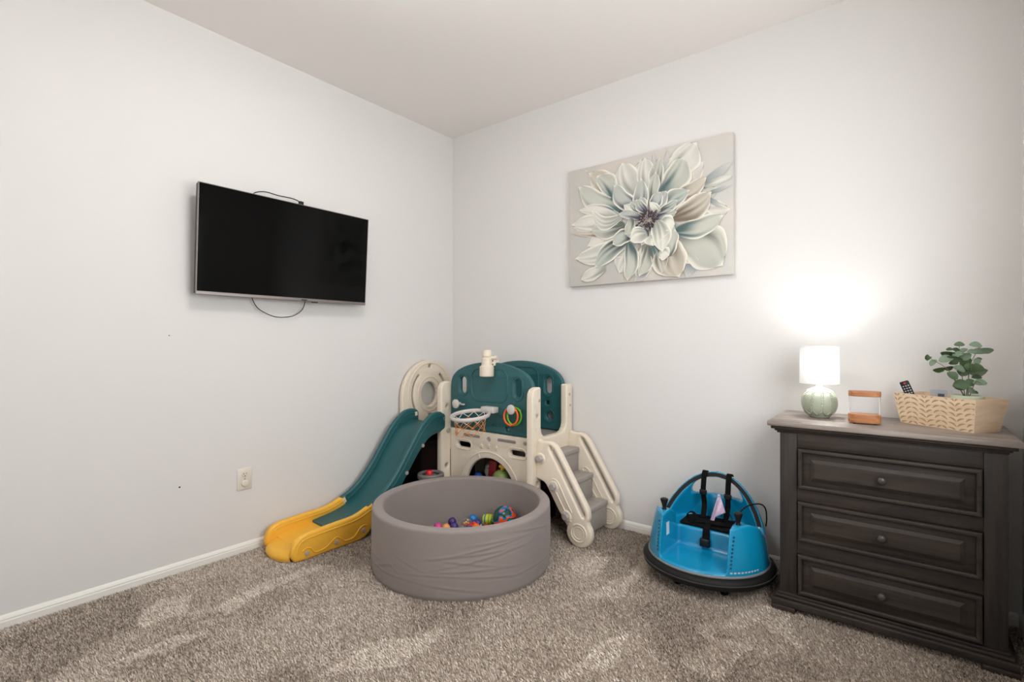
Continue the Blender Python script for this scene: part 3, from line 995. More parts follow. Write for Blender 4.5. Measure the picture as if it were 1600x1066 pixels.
LEAVES = [(2.975, 1.126, 0.032, 0.014, 0), (2.947, 1.107, 0.022, 0.01, 5), (2.966, 1.105, 0.025, 0.015, -25), (2.989, 1.102, 0.029, 0.014, 35), (2.943, 1.091, 0.047, 0.014, -5), (2.936, 1.068, 0.047, 0.027, 15), (2.962, 1.073, 0.047, 0.022, -15), (3.021, 1.124, 0.038, 0.02, -10), (3.054, 1.107, 0.038, 0.022, -5), (3.011, 1.099, 0.029, 0.013, 0), (3.033, 1.098, 0.043, 0.014, 0), (2.878, 1.076, 0.022, 0.015, 75), (2.885, 1.07, 0.022, 0.006, 45), (2.898, 1.054, 0.032, 0.009, 50), (2.914, 1.028, 0.036, 0.013, 15), (2.926, 1.026, 0.022, 0.016, 60), (2.944, 1.035, 0.032, 0.016, 15), (2.959, 1.053, 0.029, 0.011, 5), (2.955, 1.005, 0.04, 0.027, -40), (2.992, 1.082, 0.04, 0.029, 20), (2.996, 1.054, 0.047, 0.029, 60), (2.989, 1.022, 0.04, 0.036, 70), (2.974, 1.032, 0.04, 0.014, -30), (3.027, 1.063, 0.025, 0.022, -60), (3.033, 1.069, 0.022, 0.007, 20), (3.023, 1.037, 0.047, 0.014, -8), (3.03, 1.024, 0.058, 0.012, 8), (3.027, 1.0, 0.031, 0.013, 0), (3.034, 0.98, 0.041, 0.019, 0), (2.98, 0.97, 0.05, 0.04, 10), (3.007, 0.98, 0.032, 0.029, -50), (3.012, 0.952, 0.032, 0.016, -55), (3.023, 0.942, 0.018, 0.009, -20), (2.974, 0.962, 0.032, 0.018, -15), (3.001, 1.043, 0.029, 0.022, 90), (2.971, 1.088, 0.036, 0.014, 15)]


def leaf_mesh():
    """unit leaf, 1 long 1 wide, gently cupped, in local xy, thin but solid"""
    vs_, fs_ = [], []
    NU, NV = 8, 4
    for lay in (0, 1):
        for i in range(NU + 1):
            u = i / NU
            hw = 0.5 * (math.sin(PI * u) ** 0.62 if 0 < i < NU else 0.03)
            for j in range(NV + 1):
                v = -1 + 2 * j / NV
                z = 0.10 * v * v * math.sin(PI * u) + 0.06 * math.sin(PI * u) - lay * 0.03
                vs_.append((u - 0.5, v * hw, z))
    st = (NU + 1) * (NV + 1)
    for lay in (0, 1):
        for i in range(NU):
            for j in range(NV):
                a = lay * st + i * (NV + 1) + j
                q = (a, a + NV + 1, a + NV + 2, a + 1)
                fs_.append(q if lay == 0 else q[::-1])
    return raw(vs_, fs_, 180)


lms = []
for k in 'abc':
    me = leaf_mesh()
    me.materials.append(MAT['leaf_' + k])
    lms.append(me)
for i, (x, z, ln, wd, an) in enumerate(LEAVES):
    k = 1 if (z > 1.06 and x > 2.955 and i % 2) or i in (5, 7, 8, 10, 13, 22, 26, 28, 31) else (2 if i % 3 == 0 else 0)
    ln *= 1.02
    tilt = min(0.85, math.acos(max(0.2, min(1.0, wd / (ln * 0.8))))) if wd < ln * .8 else 0.15
    W = max(wd * 1.1, ln * 0.82)
    dp = random.uniform(-0.022, 0.022)
    R = Matrix.Rotation(math.radians(an), 4, Vector((0, -1, 0))) @ Matrix.Rotation(PI / 2, 4, 'X') @ Matrix.Rotation(-tilt * random.choice((1, 1, -1)), 4, 'X')
    o = put('leaf', lms[k], None, pl, (x, -0.203 + dp, z), R.to_euler(), (ln, W, ln))

# ------------------------------------------------------------------ remote control and clear card case in the box
rm = root('remote_control', 'black remote control with red power button standing in wooden box', 'remote control', (2.842, -0.122, 0.872), (0.06, math.radians(-21), 0.05))
lput('remote_body', box(-0.016, 0.016, -0.007, 0.007, -0.063, 0.106, 0.004), 'black', rm)
lput('power_button', lathe([(0, 0.0015), (0.0035, 0.001), (0.004, 0)], 12), 'red', rm, (0.0, -0.007, 0.098), (PI / 2, 0, 0))
bt = lathe([(0, 0.0012), (0.0024, 0.001), (0.0029, 0)], 10)
bt.materials.append(M('remote_key', (176, 178, 182), 0.5))
for r in range(8):
    for c in range(3):
        lput('key', bt, None, rm, (-0.009 + 0.009 * c, -0.007, 0.086 - 0.0105 * r), (PI / 2, 0, 0))
cd = root('card_case', 'pale blue clear plastic card case between remote and plant', 'case', (2.915, -0.186, 0.807), (0, 0, -0.08))
lput('case_shell', box(-0.027, 0.027, -0.008, 0.008, 0, 0.139, 0.003), 'bluecard', cd)
lput('dark_insert', box(-0.002, 0.018, -0.0096, -0.0081, 0.10, 0.124), M('dark_insert', (60, 64, 74), 0.5), cd)

# ------------------------------------------------------------------ slide playset
ps = root('slide_playset', 'teal and ivory toddler slide playset with yellow slide end and steps', 'playset', (0.72, -0.30, 0))


def bolt_mesh(r, h):
    prof = [(0, h), (r * .55, h), (r * .6, h * .82), (r * .95, h * .75), (r, h * .5), (r, 0), (0, 0)]
    return lathe(prof, 20)


BOLT = bolt_mesh(0.012, 0.006)
BOLT.materials.append(MAT['bolt'])
TOPY = [(-0.425, .640), (-0.445, .660), (-.50, .670), (-.57, .651), (-.66, .576), (-.75, .458), (-.83, .350), (-.91, .265), (-.98, .214), (-1.05, .184)]
BOTY = [(-1.05, .085), (-.93, .115), (-.85, .185), (-.76, .300), (-.66, .428), (-.58, .502), (-.52, .525), (-.44, .545), (-.425, .575)]
top_s, bot_s = sp2(TOPY, 4), sp2(BOTY, 4)
YTOP = [(-1.02, .194), (-1.06, .178), (-1.142, .153), (-1.267, .147), (-1.365, .143), (-1.44, .138), (-1.485, .116), (-1.507, .078), (-1.51, .037), (-1.490, .008)]
YBOT = [(-1.41, .003), (-1.267, .004), (-1.10, .005), (-1.04, .036), (-1.00, .075)]
ytop_s, ybot_s = sp2(YTOP, 4), sp2(YBOT, 3)


def inset_top(pts, d):
    out = []
    for i in range(len(pts)):
        a, b = pts[max(0, i - 1)], pts[min(len(pts) - 1, i + 1)]
        t = Vector((b[0] - a[0], b[1] - a[1])).normalized()
        out.append((pts[i][0] + (-t.y) * -d * -1 * -1 if False else pts[i][0] - t.y * -d, pts[i][1] + t.x * d))
    return out


def in_off(pts, d):
    """offset a polyline running towards -y (downhill) to its lower side by d"""
    out = []
    for i in range(len(pts)):
        a, b = pts[max(0, i - 1)], pts[min(len(pts) - 1, i + 1)]
        t = Vector((b[0] - a[0], b[1] - a[1])).normalized()
        nrm = Vector((-t.y, t.x))       # left of travel; travel is -y so left is -z
        out.append((pts[i][0] + nrm.x * d, pts[i][1] + nrm.y * d))
    return out


for xc, out in ((0.075, -1), (0.347, 1)):
    rl = put('slide_rail', plate(top_s + bot_s, [], 0.030, 0.011, 'yz', xc), 'teal', ps)
    ln_ = in_off(top_s, 0.034)[3:-2]
    for side in (-1, 1):
        put('raised_line', tube([(xc + side * 0.0148, a, b) for a, b in ln_], 0.0036, 6), 'teal', rl)
    for a, b in ((-.632, .468), (-.764, .318)):
        if out == 1:
            put('bolt', BOLT, None, rl, (xc + 0.0145, a, b), (0, PI / 2, 0))
    if out == -1:
        for a, b, rx_ in ((-.452, .630, 0.1), (-1.028, .158, 0.45)):
            put('joint_pin', box(0.090, 0.0935, -0.011, 0.011, -0.014, 0.014, 0.002), 'ivory', rl, (0, a, b), (rx_, 0, 0))
    yl = put('slide_end_rail', plate(ytop_s + ybot_s, [], 0.036, 0.013, 'yz', xc + out * 0.002), 'yellow', ps)
    ln2 = in_off(ytop_s, 0.026)[2:-6]
    dip = [(-1.455, 0.055), (-1.43, 0.066), (-1.405, 0.055), (-1.385, 0.031), (-1.33, 0.031), (-1.285, 0.056), (-1.259, 0.070), (-1.232, 0.056), (-1.205, 0.034), (-1.15, 0.036), (-1.115, 0.07), (-1.087, 0.085), (-1.06, 0.078)]
    for side in (-1, 1):
        put('raised_line', tube([(xc + out * .002 + side * 0.0175, a, b) for a, b in ln2], 0.0040, 6), 'yellow', yl)
    if out == 1:
        put('raised_line', tube([(xc + .002 + 0.0175, a, b) for a, b in sp2(dip, 3)], 0.0040, 6), 'yellow', yl)
        for a, b in ((-1.43, .038), (-1.259, .042), (-1.087, .058)):
            put('bolt', BOLT, None, yl, (xc + 0.0195, a, b), (0, PI / 2, 0))


def bed(path, x0, x1, th, crown=0.006):
    P = path
    bm = bmesh.new()
    rows = []
    for (a, b) in P:
        row = []
        for k in range(7):
            t = k / 6
            row.append(bm.verts.new((x0 + (x1 - x0) * t, a, b + crown * (2 * t - 1) ** 2)))
        rows.append(row)
    for A, B in zip(rows, rows[1:]):
        for k in range(6):
            bm.faces.new((A[k], B[k], B[k + 1], A[k + 1]))
    me = bm_mesh(bm)
    # thickness downward
    bm = bmesh.new()
    bm.from_mesh(me)
    r = bmesh.ops.extrude_face_region(bm, geom=list(bm.faces))
    for v in [g for g in r['geom'] if isinstance(g, bmesh.types.BMVert)]:
        v.co.z -= th
    bmesh.ops.recalc_face_normals(bm, faces=bm.faces)
    bm.to_mesh(me)
    bm.free()
    shade(me, 50)
    return me


BED = sp2([(-.405, .572), (-.45, .583), (-.52, .584), (-.605, .556), (-.686, .472), (-.75, .385), (-.814, .295), (-.92, .188), (-1.004, .140), (-1.1, .110), (-1.24, .092)], 4)
put('slide_bed', bed(BED, 0.086, 0.336, 0.016), 'teal', ps)
YBED = sp2([(-1.02, .122), (-1.1, .098), (-1.235, .080), (-1.38, .072), (-1.45, .062)], 4) 
put('slide_end_bed', bed(YBED[4:], 0.088, 0.334, 0.02), 'yellow', ps)
# rounded lip of the slide end
vs, fs = [], []
NXT = 15
for k in range(NXT):
    x = 0.091 + (0.333 - 0.091) * k / (NXT - 1)
    q = (x - 0.212) / 0.121
    yf_ = -1.492 - 0.052 * math.sqrt(max(0, 1 - q * q * 0.93))
    for (y, z) in ((-1.36, 0.0735), (-1.42, 0.066), (yf_ + 0.045, 0.056), (yf_ + 0.024, 0.050), (yf_ + 0.009, 0.041), (yf_ + 0.001, 0.028), (yf_, 0.018), (yf_ + 0.006, 0.004)):
        vs.append((x, y, z + 0.004 * q * q))
for k in range(NXT - 1):
    for m_ in range(7):
        a = k * 8 + m_
        fs.append((a, a + 1, a + 9, a + 8))
me = raw(vs, fs)
bm = bmesh.new()
bm.from_mesh(me)
bmesh.ops.recalc_face_normals(bm, faces=bm.faces)
bm.to_mesh(me)
bm.free()
shade(me, 180)
put('slide_toe', me, 'yellow', ps)

# side frames (U shaped) that carry the tower
HOLE = lambda y, z, r=0.011: circ(y, z, r, 14)
for xc, yf in ((0.338, -0.466), (1.088, -0.461)):
    yb = -0.018
    outer = rrect(yf, yb, 0.0, 0.866, (0.008, 0.008, 0.03, 0.05))
    hol = [rrect(yf + 0.088, yb - 0.068, 0.585, 0.90, 0.001)]
    # U: build the outline directly so the top stays open
    o2 = [(yf, 0.0), (yf + 0.088, 0.0), (yf + 0.088, 0.40)] + [(yf + .10, 0.44), (yf + .13, 0.47), (yb - .12, 0.47), (yb - .09, 0.44)] + [(yb - 0.072, 0.40), (yb - 0.072, 0.0), (yb, 0.0), (yb, 0.846)]
    o2 += [(yb - .006, 0.86), (yb - 0.02, 0.866), (yb - 0.066, 0.866), (yb - 0.072, 0.86), (yb - 0.072, 0.625), (yb - .08, 0.595), (yb - .10, 0.575), (yb - .13, 0.565)]
    o2 += [(yf + .145, 0.565), (yf + .115, 0.575), (yf + .096, 0.595), (yf + .088, 0.625), (yf + 0.088, 0.858), (yf + 0.082, 0.868), (yf + 0.05, 0.868), (yf + 0.022, 0.858), (yf + .006, 0.836), (yf, 0.80)]
    hs = [HOLE(yf + .052, z, rr) for z, rr in ((0.70, 0.013), (0.30, 0.016))]
    fr0 = put('side_frame', plate(o2, hs, 0.046, 0.009, 'yz', xc), 'ivory', ps)
    for z in (0.79, 0.72, 0.62, 0.54):
        put('dimple', lathe([(0.0085, 0.0012), (0.0105, 0.0022), (0.012, 0)], 16), 'ivory', fr0, (xc + 0.0225, yf + (0.03 if z != 0.79 else .068), z), (0, PI / 2, 0))
    if xc < 0.5:
        put('bolt', bolt_mesh(0.017, 0.01), 'bolt', fr0, (xc + 0.022, yf + 0.062, 0.535), (0, PI / 2, 0))
    else:
        put('bolt', bolt_mesh(0.009, 0.004), 'bolt', fr0, (xc + 0.022, yf + 0.068, 0.79), (0, PI / 2, 0))
        put('bolt', bolt_mesh(0.010, 0.004), 'bolt', fr0, (xc + 0.022, yb - 0.038, 0.80), (0, PI / 2, 0))
        put('bolt', bolt_mesh(0.008, 0.004), 'bolt', fr0, (xc + 0.022, yb - 0.030, 0.73), (0, PI / 2, 0))
put('platform', box(0.062, 1.064, -0.378, -0.022, 0.515, 0.552, 0.004), 'grey_plastic', ps)
put('platform_edge', box(0.062, 0.314, -0.425, -0.379, 0.515, 0.556, 0.006), 'ivory', ps)

# teal barriers
XC = 0.7125


def barrier(yc, name_):
    out_ = [(0.363, 0.556), (1.062, 0.556), (1.062, 0.82)] + sp2([(1.062, 0.84), (1.05, 0.893), (1.01, 0.938), (0.94, 0.972), (0.84, 0.997), (0.7125, 1.008), (0.585, 0.997), (0.485, 0.972), (0.415, 0.938), (0.375, 0.893), (0.363, 0.84)], 4) + [(0.363, 0.82)]
    holes_ = [rrect(XC - .23 - .026, XC - .23 + .026, 0.795, 0.905, 0.0255), rrect(XC + .23 - .026, XC + .23 + .026, 0.795, 0.905, 0.0255)]
    if yc > -0.2:
        holes_ += [circ(XC + .24, 0.645, 0.026), rrect(XC + 0.21, XC + .235, 0.72, 0.745, 0.004)]
    else:
        holes_ += [rrect(XC + .135, XC + .16, 0.58, 0.60, 0.004)]
    p = put(name_, plate(out_, holes_, 0.030, 0.010, 'xz', yc), 'teal', ps)
    yf_ = yc - 0.0148
    put('raised_line', tube([(a, yf_, b) for a, b in rrect(XC - .15, XC + .15, 0.755, 0.965, 0.06)], 0.0045, 6, True), 'teal', p)
    for sx in (-1, 1):
        put('raised_line', tube([(a, yf_, b) for a, b in rrect(XC + sx * .23 - .04, XC + sx * .23 + .04, 0.775, 0.925, 0.039)], 0.0045, 6, True), 'teal', p)
    arch = [(a, yf_, b) for a, b in sp2([(1.043, 0.80), (1.040, 0.85), (1.018, 0.90), (0.93, 0.954), (0.84, 0.98), (0.7125, 0.991), (0.585, 0.98), (0.495, 0.954), (0.407, 0.90), (0.385, 0.85), (0.382, 0.80)], 4)]
    if yc > -0.2:
        put('raised_line', tube([(a, yf_, b) for a, b in circ(XC + .24, 0.645, 0.042)], 0.0045, 6, True), 'teal', p)
    return p


bf = barrier(-0.370, 'barrier_panel')
barrier(-0.036, 'barrier_panel')
# embossed letter-like marks, same colour as the panel
def letters(word, x, z, size, depth, y, parent):
    for i, ch in enumerate(word):
        cu = bpy.data.curves.new('t', 'FONT')
        cu.body = ch
        cu.size = size
        cu.extrude = depth
        ob = bpy.data.objects.new('t', cu)
        me = bpy.data.meshes.new_from_object(ob)
        bpy.data.objects.remove(ob)
        me.materials.clear()
        put('embossed_letter', me, 'teal', parent, (x + i * size * 0.72, y, z), (PI / 2, 0, 0))
letters('oiiooo', 0.73, 0.60, 0.045, 0.002, -0.3855, bf)
for sx in (-0.02, 0.10):
    put('socket_block', box(XC + sx - .018, XC + sx + .018, -0.389, -0.384, 0.66, 0.715, 0.002), 'teal', bf)

# lower arched panel
arch_in = [(XC + 0.205 * math.cos(PI - PI * k / 20), 0.185 + 0.205 * math.sin(PI - PI * k / 20)) for k in range(21)]
outl = [(0.363, 0.0), (XC - .205, 0.0)] + arch_in + [(XC + .205, 0.0), (1.062, 0.0), (1.062, 0.554), (0.363, 0.554)]
lh = [rrect(0.430, 0.548, 0.434, 0.470, 0.0175), rrect(0.882, 1.0, 0.434, 0.470, 0.0175)]
lp_ = put('arched_panel', plate(outl, lh, 0.030, 0.007, 'xz', -0.370), 'ivory', ps)
for x0, x1 in ((0.490, 0.635), (0.785, 0.93)):
    put('grey_inlay', plate(rrect(x0, x1, 0.511, 0.529, 0.009), [], 0.006, 0.002, 'xz', -0.3855), M('grey_inlay', (140, 132, 128), .5) if x0 < .5 else bpy.data.materials['grey_inlay'], lp_)
for x0 in (0.489, 0.941):
    put('slot_lip', tube([(a, -0.3845, b) for a, b in rrect(x0 - .072, x0 + .072, 0.420, 0.484, 0.03)], 0.004, 6, True), 'ivory', lp_)
put('medallion', lathe([(0, 0.004), (0.006, 0.004), (0.007, 0.0015), (0.011, 0.0015), (0.012, 0.004), (0.015, 0.003), (0.016, 0)], 20), 'bolt', lp_, (0.7125, -0.3845, 0.515), (PI / 2, 0, 0))
for x0 in (0.425, 1.0):
    put('bolt', bolt_mesh(0.012, 0.006), 'bolt', lp_, (x0, -0.3845, 0.522), (PI / 2, 0, 0))
star = []
for k in range(10):
    r = 0.019 if k % 2 == 0 else 0.009
    a = PI / 2 + 2 * PI * k / 10
    star.append((r * math.cos(a), r * math.sin(a)))
for dx, dz in ((-.062, -.004), (0, 0.002), (.062, -.004)):
    put('star', plate([(0.7125 + dx + a, 0.466 + dz + b) for a, b in star], [], 0.008, 0.003, 'xz', -0.3865), 'ivory', lp_)
ring_ = [(XC + 0.245 * math.cos(PI - PI * k / 24), -0.3845, 0.185 + 0.245 * math.sin(PI - PI * k / 24)) for k in range(25)]
put('arch_lip', tube(ring_, 0.005, 6), 'ivory', lp_)
for a in (PI * .30, PI * .62):
    put('arch_rib', tube([(XC + r * math.cos(a), -0.3845, 0.185 + r * math.sin(a)) for r in (0.212, 0.242)], 0.004, 6), 'ivory', lp_)

# ivory arch panel with round window, standing along the television wall
o3 = [(-0.545, 0.0), (-0.035, 0.0), (-0.035, 0.74)]
o3 += [(-0.29 + 0.255 * math.cos(PI * k / 24), 0.745 + 0.258 * math.sin(PI * k / 24)) for k in range(25)] + [(-0.545, 0.74)]
arc = lambda r, a0, a1, n: [(-0.29 + r * math.cos(a0 + (a1 - a0) * k / n), 0.755 + 1.12 * r * math.sin(a0 + (a1 - a0) * k / n)) for k in range(n + 1)]
slotL = arc(0.170, math.radians(128), math.radians(215), 10) + arc(0.155, math.radians(215), math.radians(128), 10)
slotR = arc(0.170, math.radians(52), math.radians(-35), 10) + arc(0.155, math.radians(-35), math.radians(52), 10)
ap = put('window_panel', plate(o3, [circ(-0.29, 0.755, 0.078, 28, 0.088), slotL, slotR, rrect(-0.298, -0.274, 0.948, 0.972, 0.003), rrect(-0.298, -0.272, 0.585, 0.61, 0.003)], 0.036, 0.009, 'yz', 0.036), 'ivory', ps)
for r in (0.112, 0.205):
    pts = arc(r, 0, 2 * PI, 40)[:-1] if r < .2 else arc(r, math.radians(-30), math.radians(210), 36)
    put('raised_ring', tube([(0.0535, a, b) for a, b in pts], 0.0055, 6, r < .2), 'ivory', ap)

# stairs
def stringer(yc, near):
    o4 = [(1.108, 0.556), (1.122, 0.569), (1.140, 0.563)]
    o4 += sp2([(1.150, 0.560), (1.195, 0.563), (1.228, 0.553), (1.262, 0.522), (1.285, 0.487)], 3)
    o4 += sp2([(1.370, 0.352), (1.440, 0.240), (1.456, 0.205), (1.458, 0.172), (1.450, 0.150)], 3)
    o4 += [(1.395 + 0.080 * math.cos(a), 0.080 + 0.080 * math.sin(a)) for a in [math.radians(40 - 10 * k) for k in range(25)]]
    o4 += sp2([(1.318, 0.105), (1.255, 0.190), (1.192, 0.290), (1.165, 0.322), (1.130, 0.334), (1.108, 0.336)], 3)
    hand = sp2([(1.200, 0.536), (1.225, 0.526), (1.250, 0.490), (1.330, 0.362), (1.415, 0.225), (1.432, 0.185), (1.425, 0.170), (1.405, 0.185), (1.345, 0.285), (1.245, 0.445), (1.205, 0.505)], 3, True)
    s = put('stair_rail', plate(o4, [hand], 0.040, 0.011, 'xz', yc), 'ivory', ps)
    yo = yc - 0.0195
    put('foot_ring', tube([(a, yo, b) for a, b in circ(1.395, 0.082, 0.048, 24)], 0.006, 6, True), 'ivory', s)
    put('foot_ring', tube([(a, yo, b) for a, b in circ(1.395, 0.082, 0.033, 24)], 0.004, 6, True), 'ivory', s)
    put('raised_line', tube([(a, yo, b) for a, b in sp2([(1.345, 0.135), (1.295, 0.205), (1.228, 0.315), (1.215, 0.345), (1.235, 0.352), (1.262, 0.335), (1.315, 0.245), (1.352, 0.185)], 3)], 0.005, 6), 'ivory', s)
    if near:
        for a, b in ((1.140, 0.458), (1.232, 0.312), (1.318, 0.160)):
            put('washer', lathe([(0, 0.006), (0.028, 0.006), (0.034, 0)], 20), 'ivory', s, (a, yo, b), (PI / 2, 0, 0))
            hx = lathe([(0, 0.020), (0.017, 0.020), (0.0225, 0.015), (0.0225, 0.0)], 6)
            shade(hx, 20)
            put('hex_bolt', hx, 'bolt', s, (a, yo - .004, b), (PI / 2, 0, 0))
    return s


stringer(-0.402, True)
stringer(-0.048, False)
for zt, xf in ((0.475, 1.19), (0.330, 1.29), (0.182, 1.388)):
    tr = put('stair_tread', box(xf - 0.115, xf + 0.006, -0.381, -0.069, zt - 0.034, zt, 0.009, 3), 'grey_plastic', ps)
    put('riser', box(xf - 0.018, xf - 0.004, -0.380, -0.070, max(0.02, zt - 0.15), zt - 0.025, 0.002), 'grey_plastic', tr)

# periscope toy clipped on the front barrier
tl = put('periscope', lathe([(0, 0.168), (0.026, 0.168), (0.031, 0.160), (0.031, 0.128), (0.027, 0.124), (0.027, 0.118), (0.033, 0.112), (0.034, 0.072), (0.046, 0.062), (0.046, 0.004), (0.042, 0), (0, 0)], 24), 'ivory', ps, (0.722, -0.418, 0.918))
put('eyepiece', tube([(0.735, -0.41, 1.035), (0.762, -0.40, 1.037), (0.785, -0.39, 1.038)], [0.013, 0.010, 0.014], 12), 'ivory', tl)
put('clip', box(0.742, 0.768, -0.40, -0.346, 0.985, 1.022, 0.005), 'ivory', tl)
for z in (1.025, 1.003):
    put('screw_hole', lathe([(0, 0.001), (0.004, 0.001), (0.0045, 0)], 10), 'dark', tl, (0.757, -0.4005, z - 0.008), (PI / 2, 0, 0))

# basketball hoop
HC = Vector((0.700, -0.548, 0.684))
HR, DROP = 0.118, 0.016
hp = lambda a, r=HR, dz=0.0: Vector((HC.x + r * math.cos(a), HC.y + r * math.sin(a), HC.z + dz + DROP * math.sin(a) * r / HR))
hb = put('basketball_hoop', tube([hp(2 * PI * k / 36) for k in range(36)], 0.0085, 10, True, up=(0, 0, 1), flat=1.5), 'hoop', ps)
put('hoop_bracket', box(0.690, 0.795, -0.444, -0.386, 0.690, 0.728, 0.006), 'hoop', hb)
bw, bo = bmesh.new(), bmesh.new()
NS = 9
lev = [(0.108, -0.004), (0.098, -0.030), (0.092, -0.058), (0.090, -0.086), (0.092, -0.108)]
for k in range(NS):
    for s in (-1, 1):
        for q in range(4):
            a0 = 2 * PI * (k + s * 0.5 * q) / NS
            a1 = 2 * PI * (k + s * 0.5 * (q + 1)) / NS
            tube_bm(bw if q == 0 else bo, [hp(a0, lev[q][0], lev[q][1]), hp(a1, lev[q + 1][0], lev[q + 1][1])], 0.0017, 5)
put('white_net', bm_mesh(bw), 'white_net', hb)
put('orange_net', bm_mesh(bo), 'orange_net', hb)
# knobs on the front barrier
for x in (0.455, 0.925):
    kn = put('peg', lathe([(0, 0.050), (0.025, 0.050), (0.030, 0.046), (0.030, 0.038), (0.025, 0.034), (0.009, 0.032), (0.009, 0)], 20), 'hoop', ps, (x, -0.385, 0.725), (PI / 2, 0, 0))
    put('peg_mount', box(x + .004, x + .045, -0.395, -0.385, 0.712, 0.740, 0.002), 'hoop', kn)

# toss rings hanging on the peg
for nm, mt, y, r, zc, xo, lab in (('toss_ring', 'orange', -0.428, 0.053, 0.680, 0.0, 'orange toss ring hanging in front on the playset peg'),
                                  ('toss_ring', 'lime', -0.409, 0.053, 0.680, 0.012, 'lime green toss ring hanging behind the orange ring')):
    pts = [(0.925 + xo + r * math.cos(2 * PI * k / 36), y + 0.004 * math.sin(2 * PI * k / 36), zc + 0.004 + r * math.sin(2 * PI * k / 36)) for k in range(36)]
    tag(put(nm, tube(pts, 0.0062, 8, True), mt), lab, 'toss ring', 'toss rings on the playset')

# toys stored under the tower
tb = put('toy_ball', ball(0.030), M('royal_blue_toy', (34, 92, 190), 0.35), None, (0.528, -0.285, 0.222))
tag(tb, 'small blue ball on the toy pile inside the arch', 'ball')
bin_ = root('toy_bin', 'dark maroon toy bin under the playset platform', 'bin', (0.72, -0.20, 0))
vs, fs = [], []
put('bin_body', plate(rrect(0.46, 1.02, -0.335, -0.06, 0.03), [rrect(0.472, 1.008, -0.323, -0.072, 0.025)], 0.21, 0.003, 'xy', 0.105), M('maroon_bin', (74, 18, 22), 0.6), bin_)
put('bin_floor', box(0.475, 1.005, -0.32, -0.075, 0.002, 0.19, 0.01), M('mixed_cloth', (96, 78, 62), 0.9, var=(12, 0.5)), bin_)
wt = root('plush_toy', 'white and olive soft toy behind the arch opening', 'soft toy', (0.578, -0.185, 0.192))
put('toy_body', lathe([(0, 0), (0.045, 0.01), (0.062, 0.05), (0.056, 0.09), (0.03, 0.115), (0, 0.12)], 20, center=(0.578, -0.185, 0.192)), M('white_plush', (206, 200, 188), 0.95, bump=(200, .6, .004)), wt)
put('toy_cap', lathe([(0.04, 0.105), (0.032, 0.125), (0, 0.14)], 20, center=(0.578, -0.185, 0.192)), M('olive_plush', (120, 112, 60), 0.95), wt)
mb = root('maroon_block', 'tilted dark red toy block inside the arch', 'toy block', (0.650, -0.285, 0.191), (0, 0.16, 0.1))
lput('block_body', box(-0.03, 0.03, -0.022, 0.022, 0.006, 0.165, 0.008), M('dark_red', (140, 22, 30), 0.5), mb)
lput('block_band', box(-0.0315, 0.0315, -0.0235, 0.0235, 0.10, 0.11, 0.001), M('dark_red_band', (150, 34, 36), 0.5), mb)
gt = root('spinning_top', 'green dome toy with yellow handle poking out of the arch', 'toy', (0.772, -0.325, 0.212))
put('dome', lathe([(0, 0.105), (0.025, 0.102), (0.05, 0.085), (0.066, 0.055), (0.068, 0.03), (0.05, 0.0), (0, 0)], 24, center=(0.772, -0.325, 0.212)), M('leaf_green_toy', (118, 138, 74), 0.45), gt)
put('handle', tube([(0.772, -0.325, 0.30), (0.782, -0.33, 0.335), (0.788, -0.332, 0.352)], [0.013, 0.013, 0.010], 10), 'yellow', gt)
put('handle', tube([(0.758, -0.335, 0.340), (0.782, -0.332, 0.332), (0.808, -0.33, 0.338)], [0.010, 0.012, 0.010], 10), 'yellow', gt)
put('rim', tube([(0.772 + .07 * math.cos(2 * PI * k / 24), -0.325 + .07 * math.sin(2 * PI * k / 24), 0.252) for k in range(24)], 0.009, 8, True), 'yellow', gt)
# round grey drum toy with red button beneath the slide
DX, DY = 0.432, -0.628
gd = root('drum_toy', 'round grey toy drum with red button beneath the slide', 'toy drum', (DX, DY, 0))
put('drum_body', lathe([(0, 0.0), (0.065, 0.0), (0.075, 0.01), (0.075, 0.262), (0.084, 0.274), (0.084, 0.296), (0.078, 0.303), (0.066, 0.303), (0.062, 0.292), (0, 0.290)], 32, center=(DX, DY, 0)), M('charcoal_grey_toy', (112, 108, 106), 0.5), gd)
put('red_button', lathe([(0, 0.318), (0.016, 0.317), (0.020, 0.312), (0.020, 0.289), (0, 0.289)], 20, center=(DX - 0.012, DY, 0)), 'red', gd)
put('dark_groove', lathe([(0.036, 0.291), (0.036, 0.294), (0.056, 0.294), (0.056, 0.291)], 28, center=(DX, DY, 0)), 'dark', gd)
# added dark block, a guess filling the black space under the slide
sc_ = root('dark_filler_block', 'added dark block filling the black space under the slide platform', 'dark filler', (0.19, -0.31, 0))
cub = M('dark_filler_surface', (20, 12, 10), 0.95, bump=(300, 0.3, 0.001), spec=0.1)
put('filler_body', box(0.064, 0.308, -0.595, -0.03, 0.0, 0.435, 0.008), cub, sc_)
put('filler_lid', box(0.060, 0.311, -0.600, -0.028, 0.436, 0.472, 0.006), cub, sc_)
put('filler_tab', box(0.165, 0.215, -0.6025, -0.5955, 0.36, 0.39, 0.002), 'webbing', sc_)

# ------------------------------------------------------------------ ball pit
PX, PY, PR, PH = 0.978, -0.906, 0.459, 0.313
bpit = root('ball_pit', 'round grey foam ball pit standing before the playset', 'ball pit', (PX, PY, 0))


